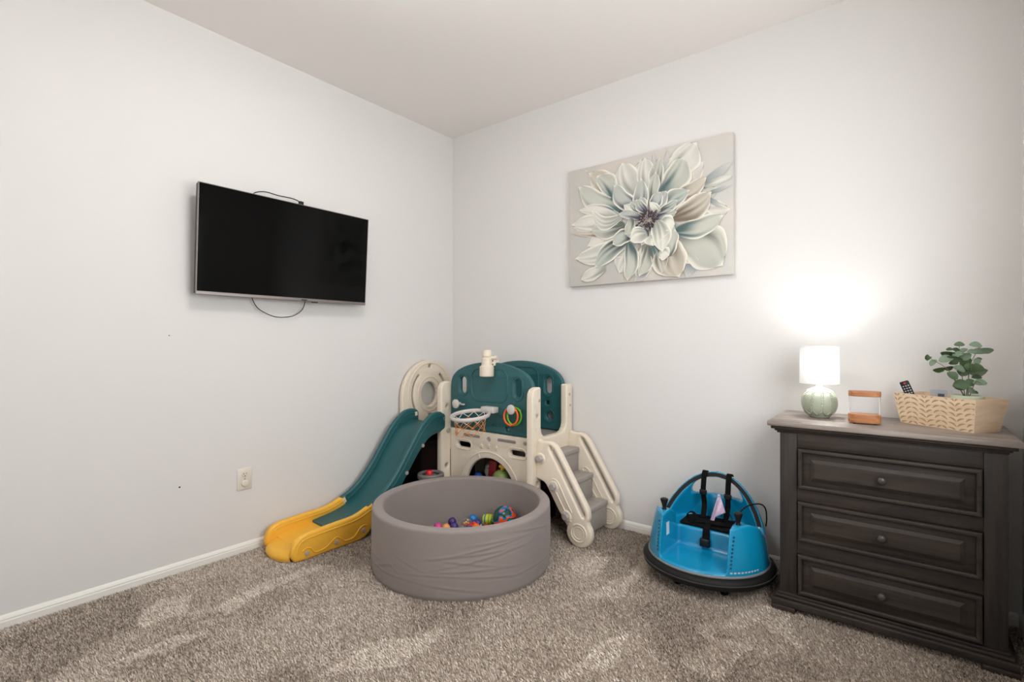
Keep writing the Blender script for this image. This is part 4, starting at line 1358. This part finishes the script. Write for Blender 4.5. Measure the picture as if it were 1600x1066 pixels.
def pit_wall():
    nA, th = 240, 0.056
    prof = []
    rr = 0.012
    for k in range(64):
        prof.append(('o', 0.0 + (PH - rr) * k / 63))
    for k in range(1, 7):
        a = PI / 2 * k / 6
        prof.append(('c', PR - rr + rr * math.cos(a), PH - rr + rr * math.sin(a)))
    prof.append(('c', PR - th / 2, PH + 0.002))
    for k in range(0, 7):
        a = PI / 2 + PI / 2 * k / 6
        prof.append(('c', PR - th + rr + rr * math.cos(a), PH - rr + rr * math.sin(a)))
    for k in range(1, 5):
        prof.append(('c', PR - th, (PH - rr) * (1 - k / 4) + 0.04 * k / 4))
    creases = []
    r = random.Random(5)
    for zc, azc, spread, amp in ((0.075, -2.35, 0.40, 0.0032), (0.10, -2.1, 0.35, 0.0026), (0.060, -2.0, 0.45, 0.003), (0.125, -2.4, .25, .0026), (0.15, -2.45, .2, .002),
                                 (0.09, -1.75, 0.16, 0.0030), (0.115, -1.62, 0.15, 0.002), (0.07, -1.9, .2, .0025), (0.215, -0.62, 0.42, 0.0032), (0.195, -0.7, 0.4, 0.003), (0.175, -0.58, 0.35, 0.003),
                                 (0.155, -0.72, 0.3, 0.0026), (0.125, -0.66, 0.35, 0.0026), (0.09, -0.55, 0.3, .0026), (0.24, -0.45, .25, .0025), (0.105, -1.1, .25, .0016), (0.14, -1.35, .2, .0014), (0.05, -0.9, .3, .002)):
        creases.append((zc, azc, spread, amp, r.uniform(-.03, .03)))
    for k in range(30):
        creases.append((r.uniform(.04, .25), r.uniform(0, 3.0), r.uniform(.15, .4), r.uniform(.0015, .003), r.uniform(-.03, .03)))
    vs_, fs_ = [], []
    m = len(prof)
    for i in range(nA):
        az = 2 * PI * i / nA
        for p in prof:
            if p[0] == 'o':
                z = p[1]
                rad = PR - 0.006 * math.exp(-((z - 0.0) / 0.012) ** 2) + 0.003 * math.sin(PI * z / PH)
                for zc, azc, spd, amp, sl in creases:
                    da = (az - azc + PI) % (2 * PI) - PI
                    if abs(da) < spd * 2.2:
                        zz = zc + sl * da / spd + 0.012 * math.cos(da * 3)
                        q = (z - zz) / 0.0045
                        rad += 0.75 * amp * math.exp(-(da / spd) ** 2) * (math.exp(-q * q) - 0.6 * math.exp(-((z - zz + 0.0085) / 0.006) ** 2))
            else:
                rad, z = p[1], p[2]
            vs_.append((PX + rad * math.cos(az), PY + rad * math.sin(az), z))
    for i in range(nA):
        j = (i + 1) % nA
        for k in range(m - 1):
            fs_.append((i * m + k, j * m + k, j * m + k + 1, i * m + k + 1))
    return raw(vs_, fs_, 60)


put('foam_wall', pit_wall(), 'pit', bpit)
put('floor_cushion', lathe([(0, 0.002), (PR - .01, 0.002), (PR - .01, 0.03), (PR - .0585, 0.05), (PR - .09, 0.056), (0, 0.056)], 64, center=(PX, PY, 0)), 'pit', bpit)
FZ = 0.056


def pit_ball(x, y, r, rgb, label, z=None, seam=True):
    b = put('pit_ball', ball(r), M('pit_ball_' + label.split()[0], rgb, 0.3), None, (x + 0.008, y - 0.010, z if z else FZ + r))
    tag(b, label, 'ball', 'balls in the ball pit')
    return b


pit_ball(0.706, -0.823, 0.0245, (206, 60, 140), 'pink pit ball nearest the slide side of the pit')
pit_ball(0.750, -0.800, 0.0235, (244, 160, 84), 'peach orange pit ball beside the pink ball')
pit_ball(0.728, -0.730, 0.0245, (66, 40, 110), 'deep purple pit ball behind the peach ball', 0.0905)
pit_ball(0.772, -0.758, 0.0235, (58, 44, 120), 'violet pit ball lying in front of the deep purple ball')
pit_ball(0.778, -0.605, 0.0265, (34, 116, 186), 'bright blue pit ball at the back of the ball pit')
pit_ball(0.843, -0.636, 0.0235, (56, 46, 124), 'indigo pit ball between blue ball and lime toy')
pit_ball(0.846, -0.706, 0.0225, (214, 34, 40), 'red pit ball near the clear bead ball')
pit_ball(0.880, -0.690, 0.0235, (236, 120, 40), 'orange pit ball below the indigo ball')
pit_ball(0.968, -0.672, 0.0235, (88, 56, 128), 'purple pit ball beside the big map ball')
pit_ball(0.905, -0.628, 0.0165, (190, 30, 56), 'crimson small ball beside the lime toy')
pit_ball(0.848, -0.672, 0.0140, (224, 30, 40), 'red tiny ball resting between blue and indigo balls', 0.088)
pit_ball(0.870, -0.735, 0.0225, (26, 82, 130), 'navy pit ball in the middle of the pit')
# clear ball with coloured beads
cb = root('clear_bead_ball', 'clear ball filled with coloured beads in the ball pit', 'ball', (0.828, -0.716, FZ + 0.034), group='balls in the ball pit')
put('clear_shell', ball(0.034), 'clear', cb, (0.828, -0.716, FZ + 0.034))
bcols = [(240, 236, 226), (214, 40, 44), (236, 190, 40), (34, 130, 110), (240, 236, 226), (40, 90, 180), (236, 120, 40)]
rr_ = random.Random(3)
for k in range(18):
    while True:
        v = Vector((rr_.uniform(-1, 1), rr_.uniform(-1, 1), rr_.uniform(-1, 1)))
        if v.length < 1:
            break
    v *= 0.024
    c = bcols[k % len(bcols)]
    nm = 'bead_paint_%d' % (k % len(bcols))
    mm = bpy.data.materials.get(nm) or M(nm, c, 0.4)
    put('bead', ball(0.0075, 10, 6), mm, cb, (0.828 + v.x, -0.716 + v.y, FZ + 0.034 + v.z))
# yellow green rattle cylinder
rt = root('rattle_barrel', 'lime yellow barrel rattle with teal stripe in the ball pit', 'toy', (0.884, -0.59, FZ))
bm = bmesh.new()
ax0, ax1 = Vector((0.857, -0.603, FZ + .034)), Vector((0.912, -0.578, FZ + .040))
pts = [ax0.lerp(ax1, t) for t in (0, .08, .3, .7, .92, 1)]
tube_bm(bm, pts, [0.024, 0.030, 0.032, 0.032, 0.030, 0.024], 20)
me = bm_mesh(bm)
shade(me, 40)
put('barrel', me, M('lime_yellow_toy', (196, 204, 44), 0.35), rt)
bm = bmesh.new()
tube_bm(bm, [ax0.lerp(ax1, t) for t in (0.22, .36)], [0.0326, 0.0326], 20)
put('stripe', bm_mesh(bm), M('teal_toy', (20, 128, 140), 0.35), rt)
bm = bmesh.new()
tube_bm(bm, [ax0.lerp(ax1, t) for t in (0.62, .70)], [0.0326, 0.0326], 20)
put('stripe', bm_mesh(bm), M('grass_green_toy', (90, 160, 40), 0.35), rt)
pit_ball(0.925, -0.600, 0.0140, (28, 120, 50), 'green small ball tucked beside the big map ball', 0.10)
# small white wedge block
wd_ = put('wedge_block', raw([(0.90, -0.702, FZ), (0.928, -0.692, FZ), (0.921, -0.675, FZ), (0.894, -0.685, FZ), (0.912, -0.69, FZ + .045), (0.908, -0.68, FZ + .043)],
                             [(0, 1, 4), (1, 2, 5, 4), (2, 3, 5), (3, 0, 4, 5), (3, 2, 1, 0)]), M('white_toy', (226, 226, 224), 0.4))
tag(wd_, 'small white wedge toy block among the pit balls', 'toy block')
# big ball printed with patches
mbm = bpy.data.materials.new('patchwork_ball')
N_, L_, b_ = nodes(mbm)
tc_ = N_.new('ShaderNodeTexCoord')
n_ = N_.new('ShaderNodeTexNoise')
n_.inputs['Scale'].default_value = 10
n_.inputs['Detail'].default_value = 2.5
r_ = N_.new('ShaderNodeValToRGB')
r_.color_ramp.interpolation = 'CONSTANT'
els = r_.color_ramp.elements
els[0].position, els[0].color = 0.0, lin((22, 74, 60))
els[1].position, els[1].color = 0.40, lin((20, 52, 52))
for pos, c in ((0.45, (40, 116, 168)), (0.50, (236, 84, 34)), (0.565, (24, 62, 58)), (0.60, (34, 150, 178)), (0.66, (236, 92, 40))):
    q = els.new(pos)
    q.color = lin(c)
L_.new(tc_.outputs['Object'], n_.inputs['Vector'])
L_.new(n_.outputs['Fac'], r_.inputs['Fac'])
L_.new(r_.outputs['Color'], b_.inputs['Base Color'])
b_.inputs['Roughness'].default_value = 0.25
bb = put('play_ball', ball(0.070, 32, 20), mbm, None, (1.008, -0.590, FZ + 0.072), (0.4, 0.2, 0.9))
tag(bb, 'large orange blue and dark green patterned ball in the ball pit', 'ball')

# ------------------------------------------------------------------ ride-on bumper car
CX0, CY0 = 2.052, -0.312
car = root('bumper_car', 'blue ride-on bumper car with black bumper and harness', 'ride-on car', (CX0, CY0, 0))


def dome_r(q):
    return max(0.0, 1 - min(1.0, q) ** 1.7) ** 0.60


def dome(R, H, z0, z1, n=64, m=24, zc=0.10):
    prof = [(0, z0)]
    for k in range(m + 1):
        z = z0 + (z1 - z0) * k / m
        prof.append((max(1e-4, R * dome_r(max(0, z - zc) / H)), z))
    prof[-1] = (prof[-1][0], z1)
    prof.append((0, z1))
    return lathe(prof, n)


def prism_x(poly, x0, x1):
    bm = bmesh.new()
    A = [bm.verts.new((x0, y, z)) for y, z in poly]
    B = [bm.verts.new((x1, y, z)) for y, z in poly]
    bm.faces.new(A)
    bm.faces.new(B[::-1])
    n = len(poly)
    for k in range(n):
        bm.faces.new((A[k], A[(k + 1) % n], B[(k + 1) % n], B[k]))
    return bm_mesh(bm)


def boolean(base, ops, voxel=None, smooth=0):
    """apply a chain of booleans, then an optional even remesh so the moulded edges come out rounded"""
    tmp = []

    def mk(me):
        o = bpy.data.objects.new('tmp', me)
        COL.objects.link(o)
        tmp.append(o)
        return o
    b = mk(base)
    for op, me in ops:
        t = mk(me)
        md = b.modifiers.new('b', 'BOOLEAN')
        md.operation = op
        md.solver = 'EXACT'
        md.object = t
    if voxel:
        md = b.modifiers.new('r', 'REMESH')
        md.mode = 'VOXEL'
        md.voxel_size = voxel
        if smooth:
            md = b.modifiers.new('s', 'SMOOTH')
            md.factor = 0.5
            md.iterations = smooth
    bpy.context.view_layer.update()
    dg = bpy.context.evaluated_depsgraph_get()
    me = bpy.data.meshes.new_from_object(b.evaluated_get(dg))
    for o in tmp:
        bpy.data.objects.remove(o)
    me.materials.clear()
    return me


def inter(a, b):
    return boolean(a, [('INTERSECT', b)])


# local frame: front of the car is -y
DR, DH = 0.272, 0.54
top_prof = [(-0.31, 0.098), (-0.31, 0.300), (-0.235, 0.306), (-0.15, 0.318), (-0.085, 0.318), (-0.04, 0.30), (0.0, 0.262), (0.035, 0.246), (0.06, 0.262), (0.172, 0.478), (0.22, 0.52), (0.32, 0.52), (0.32, 0.098)]
body = dome(DR, DH, 0.10, 0.52)
foot_cut = prism_x([(-0.40, 0.128), (-0.045, 0.128), (-0.018, 0.135), (-0.006, 0.225), (0.004, 0.6), (-0.40, 0.6)], -0.142, 0.142)
bm = bmesh.new()
bm.from_mesh(foot_cut)
for v in bm.verts:                          # footwell opens outward a little to the front and top
    v.co.x *= 1.0 + 0.25 * max(0, (-v.co.y - 0.1)) + 0.12 * max(0, v.co.z - .13)
bm.to_mesh(foot_cut)
bm.free()
seat_dome = inter(dome(DR - 0.038, DH - 0.033, 0.222, 0.58, 56, 20), prism_x([(-0.02, 0.1), (0.165, 0.1), (0.185, 0.34), (0.30, 0.42), (0.30, 0.6), (-0.02, 0.6)], -0.4, 0.4))
hole_cut = plate([(-0.128, 0.345), (0.128, 0.345)] + [(0.128 * math.cos(a), 0.345 + 0.098 * math.sin(a) ** 0.85) for a in [PI * k / 16 for k in range(1, 16)]], [], 0.5, 0.0005, 'xz', 0.30)
car_me = boolean(body, [('INTERSECT', prism_x(top_prof, -0.5, 0.5)), ('DIFFERENCE', foot_cut), ('DIFFERENCE', seat_dome), ('DIFFERENCE', hole_cut)], 0.0052, 12)
shade(car_me, 180)
cbody = put('car_body', car_me, 'blue', car, (CX0, CY0, 0))
# bumper ring
bprof = [(0.262, 0.062), (0.285, 0.060), (0.298, 0.070), (0.301, 0.084), (0.297, 0.098), (0.284, 0.108), (0.262, 0.110)]
put('bumper', lathe(bprof, 72, center=(CX0, CY0, 0), closed=True), 'rubber', car)
put('bumper_groove', lathe([(0.298, 0.0905), (0.3022, 0.089), (0.3022, 0.086), (0.298, 0.0845)], 72, center=(CX0, CY0, 0)), M('bumper_line', (58, 54, 52), 0.5), car)
put('bumper_seal', lathe([(0.268, 0.108), (0.2765, 0.111), (0.277, 0.116), (0.271, 0.120), (0.266, 0.119)], 72, center=(CX0, CY0, 0), closed=True), M('grey_seal', (120, 124, 126), 0.5), car)
put('chassis', lathe([(0, 0.045), (0.20, 0.045), (0.26, 0.064), (0.262, 0.100), (0, 0.100)], 48, center=(CX0, CY0, 0)), 'black', car)
for a in (-2.0, -0.9, 0.8, 2.3):
    x, y = CX0 + 0.19 * math.cos(a), CY0 + 0.19 * math.sin(a)
    put('caster_wheel', lathe([(0, -0.012), (0.022, -0.012), (0.025, -0.008), (0.025, 0.008), (0.022, 0.012), (0, 0.012)], 20), 'rubber', car, (x, y, 0.025), (PI / 2, 0, a))
    put('caster_fork', box(x - .012, x + .012, y - .018, y + .018, 0.035, 0.055, 0.004), 'black', car)

# dark inlay strip along the roll hoop, lying on its sloping face
nz = Vector((0, -(0.478 - 0.262), (0.172 - 0.06))).normalized()


def hoop_pt(t, R, H):
    """point of the dome (R,H) on the sloping hoop plane, t is height"""
    y = 0.06 + (t - 0.262) * (0.112 / 0.216)
    r2 = (R * dome_r(max(0, (t - .1) / H))) ** 2
    return y, (math.sqrt(r2 - y * y) if r2 > y * y else 0.0)


def apex(R, H):
    lo_, hi_ = 0.25, 0.55
    for _ in range(50):
        mid = (lo_ + hi_) / 2
        y, x = hoop_pt(mid, R, H)
        if x > 0:
            lo_ = mid
        else:
            hi_ = mid
    return lo_


def hoop_curve(R, H, n=20, zmin=0.268):
    za = apex(R, H)
    zs = [zmin + (za - zmin) * math.sin(PI / 2 * k / n) for k in range(n + 1)]
    L_pts = []
    for z in zs:
        y, x = hoop_pt(z, R, H)
        L_pts.append(Vector((x, y, z)))
    return [Vector((-p.x, p.y, p.z)) for p in L_pts] + [p for p in L_pts[::-1]][1:]


co_, ci_ = hoop_curve(DR - 0.011, DH - 0.012), hoop_curve(DR - 0.030, DH - 0.027)
bm = bmesh.new()
rowo, rowi, rowo2, rowi2 = [], [], [], []
for a, b in zip(co_, ci_):
    rowo.append(bm.verts.new(a + nz * 0.0035))
    rowi.append(bm.verts.new(b + nz * 0.0035))
    rowo2.append(bm.verts.new(a - nz * 0.004))
    rowi2.append(bm.verts.new(b - nz * 0.004))
for k in range(len(co_) - 1):
    bm.faces.new((rowo[k], rowo[k + 1], rowi[k + 1], rowi[k]))
    bm.faces.new((rowo[k], rowo2[k], rowo2[k + 1], rowo[k + 1]))
    bm.faces.new((rowi[k], rowi[k + 1], rowi2[k + 1], rowi2[k]))
    bm.faces.new((rowo2[k], rowi2[k], rowi2[k + 1], rowo2[k + 1]))
bm.faces.new((rowo[0], rowi[0], rowi2[0], rowo2[0]))
bm.faces.new((rowo[-1], rowi[-1], rowi2[-1], rowo2[-1]))
me = bm_mesh(bm)
shade(me, 40)
put('hoop_inlay', me, 'trimblack', car, (CX0, CY0, 0))
AZ = apex(DR, DH)
ay, ax = hoop_pt(AZ, DR, DH)
C0 = Vector((CX0, CY0, 0))
# seat pad, straps, buckles
put('seat_pad', plate(rrect(-0.138, 0.138, 0.004, 0.165, (0.01, 0.01, .06, .06)), [], 0.016, 0.006, 'xy', 0.229), 'webbing', car, (CX0, CY0, 0))
for sx, bz in ((-0.058, 0.365), (0.062, 0.362)):
    za, ya = AZ - 0.026, ay - 0.016
    pts = [C0 + Vector(p) for p in ((sx, ya + 0.03, za + 0.004), (sx, ya + 0.008, za + 0.020), (sx, ya - 0.012, za + 0.004), (sx, ya - 0.022, za - 0.03), (sx, ya - 0.03, bz), (sx * 0.95, 0.135, 0.30), (sx * 0.9, 0.105, 0.243))]
    sp_ = smooth_path(pts, 4)
    st_ = put('harness_strap', band(sp_, Vector((0, -1, 0.25)), [0.026] * len(sp_), 0.003), 'webbing', car)
    put('strap_slider', box(CX0 + sx - .018, CX0 + sx + .018, CY0 + ya - .037, CY0 + ya - .024, bz - .012, bz + .014, 0.004), 'black', st_)
# lap belt coil, crotch strap with buckle
lp2 = [C0 + Vector((-0.085 + 0.022 * math.cos(a), 0.03, 0.262 + 0.022 * math.sin(a))) for a in [0.3 + 2 * PI * k / 16 for k in range(15)]]
put('belt_loop', band(lp2, [(p - (C0 + Vector((-0.085, 0.03, 0.262)))) for p in lp2], 0.024, 0.003), 'webbing', car)
bpts = smooth_path([C0 + Vector(p) for p in ((-0.09, 0.02, 0.242), (-0.03, 0.04, 0.247), (0.02, 0.03, 0.252), (0.07, 0.05, 0.247), (0.12, 0.06, 0.246))], 4)
put('lap_belt', band(bpts, Vector((0, -0.3, 1)), 0.03, 0.004), 'webbing', car)
cpts = smooth_path([C0 + Vector(p) for p in ((0.0, 0.05, 0.243), (0.0, 0.008, 0.242), (0.0, -0.014, 0.228), (0.0, -0.018, 0.195), (-0.003, -0.023, 0.165))], 4)
cs_ = put('crotch_strap', band(cpts, [Vector((0, -0.6, 0.8))] * 4 + [Vector((0, -1, 0.1))] * (len(cpts) - 4), [0.026 + 0.012 * k / len(cpts) for k in range(len(cpts))], 0.005), 'webbing', car)
put('buckle', box(CX0 - .026, CX0 + .022, CY0 - .042, CY0 - .018, 0.148, 0.188, 0.007), 'black', cs_)
# joysticks on the two pods
for sx in (-1, 1):
    jx, jy = CX0 + sx * 0.170, CY0 - 0.115
    put('joystick', lathe([(0, 0.0), (0.012, 0.0), (0.011, 0.006), (0.008, 0.012), (0.012, 0.03), (0.019, 0.050), (0.018, 0.056), (0.012, 0.059), (0, 0.060)], 20), 'black', car, (jx, jy, 0.314))
# lamp dots on pod fronts
dot = lathe([(0, 0.0022), (0.0022, 0.0022), (0.0034, 0.0032), (0.0048, 0.002), (0.005, 0)], 14)
dot.materials.append(M('pod_light_lens', (22, 70, 96), 0.3))
# the dots sit on the moulded surface: drop them onto the body by a ray
from mathutils.bvhtree import BVHTree
bmt = bmesh.new()
bmt.from_mesh(car_me)
tree = BVHTree.FromBMesh(bmt)


def onto(x, z):
    hit = tree.ray_cast(Vector((x, -0.6, z)), Vector((0, 1, 0)))
    return hit[0], hit[1]


for sx in (-1, 1):
    for k in range(9):
        t = k / 8
        p, nn = onto(sx * (0.168 - 0.004 * (1 - t) ) , 0.155 + 0.125 * t)
        if p is None:
            continue
        put('light_dot', dot, None, cbody, C0 + p - nn * 0.0006, nn.to_track_quat('Z', 'Y').to_euler())
# label stuck on the inner side of the far pod, decal at the skirt
hit = tree.ray_cast(Vector((0.0, -0.13, 0.235)), Vector((-1, 0, 0)))
if hit[0] is not None:
    q = hit[1].to_track_quat('Z', 'Y')
    put('warning_sticker', box(-0.016, 0.016, -0.030, 0.030, -0.0005, 0.0008), 'paper', cbody, C0 + hit[0], q.to_euler())
bm = bmesh.new()
for k in range(9):
    a = math.radians(-52 + 3.6 * k)
    hit = tree.ray_cast(Vector((0.6 * math.cos(a), 0.6 * math.sin(a), 0.134)), Vector((-math.cos(a), -math.sin(a), 0)))
    if hit[0] is not None:
        mtx = Matrix.Translation(hit[0]) @ hit[1].to_track_quat('Z', 'Y').to_matrix().to_4x4() @ Matrix.Diagonal((0.011, 0.0065, 0.0012, 1))
        bmesh.ops.create_cube(bm, size=1, matrix=mtx)
put('skirt_lettering', bm_mesh(bm), M('silver_print', (182, 190, 196), 0.4), cbody, C0)
bmt.free()
# charging cable looping over the hoop
cc = smooth_path([C0 + Vector(p) for p in ((0.155, -0.06, 0.345), (0.165, 0.0, 0.36), (0.19, 0.04, 0.372), (0.222, 0.075, 0.372), (0.240, 0.09, 0.35), (0.243, 0.10, 0.30), (0.238, 0.11, 0.262))], 6)
put('charging_cable', tube(cc, 0.0032, 6), 'black', car)
cc = smooth_path([C0 + Vector(p) for p in ((0.066, 0.13, 0.285), (0.10, 0.05, 0.283), (0.13, -0.03, 0.30), (0.165, -0.07, 0.332))], 5)
put('charging_cable', tube(cc, 0.0028, 6), 'black', car)
# pink folded paper cone hanging from the harness
pc_ = root('paper_cone', 'pink and lavender folded paper cone resting on car seat', 'paper cone', C0 + Vector((0.012, 0.09, 0.237)))
vs, fs, cols = [], [], []
A_ = Vector((0.008, 0.035, 0.125))
nn_ = 14
for i in range(8):
    t = i / 7
    for k in range(nn_):
        a = -PI * 0.95 + 1.35 * PI * k / (nn_ - 1)
        R_ = 0.006 + 0.034 * t
        drop = 0.068 + 0.036 * (0.5 - 0.5 * math.cos(a * 1.4 + 0.3)) + (0.04 if k < 4 else 0)
        vs.append((A_.x + R_ * math.cos(a), A_.y - 0.03 * t + 0.5 * R_ * math.sin(a), A_.z - drop * t))
        st = math.sin(a * 3 + t * 9)
        c = (222, 206, 222) if st > 0.35 else ((186, 164, 200) if t < .35 or st < -.4 else (206, 166, 192))
        cols.append(lin(c))
for i in range(7):
    for k in range(nn_ - 1):
        q = i * nn_ + k
        fs.append((q, q + nn_, q + nn_ + 1, q + 1))
me = raw(vs, fs, 60)
at = me.color_attributes.new('tint', 'FLOAT_COLOR', 'POINT')
at.data.foreach_set('color', np.array(cols, np.float32).ravel())
bm = bmesh.new()
bm.from_mesh(me)
r = bmesh.ops.solidify(bm, geom=list(bm.faces), thickness=0.0012)
bm.to_mesh(me)
bm.free()
lput('folded_sheet', me, attr_mat('printed_paper', rough=0.35), pc_)
tip = lput('cone_tip', ball(0.008, 12, 8), M('lavender_tip', (196, 196, 224), 0.4), pc_, A_)
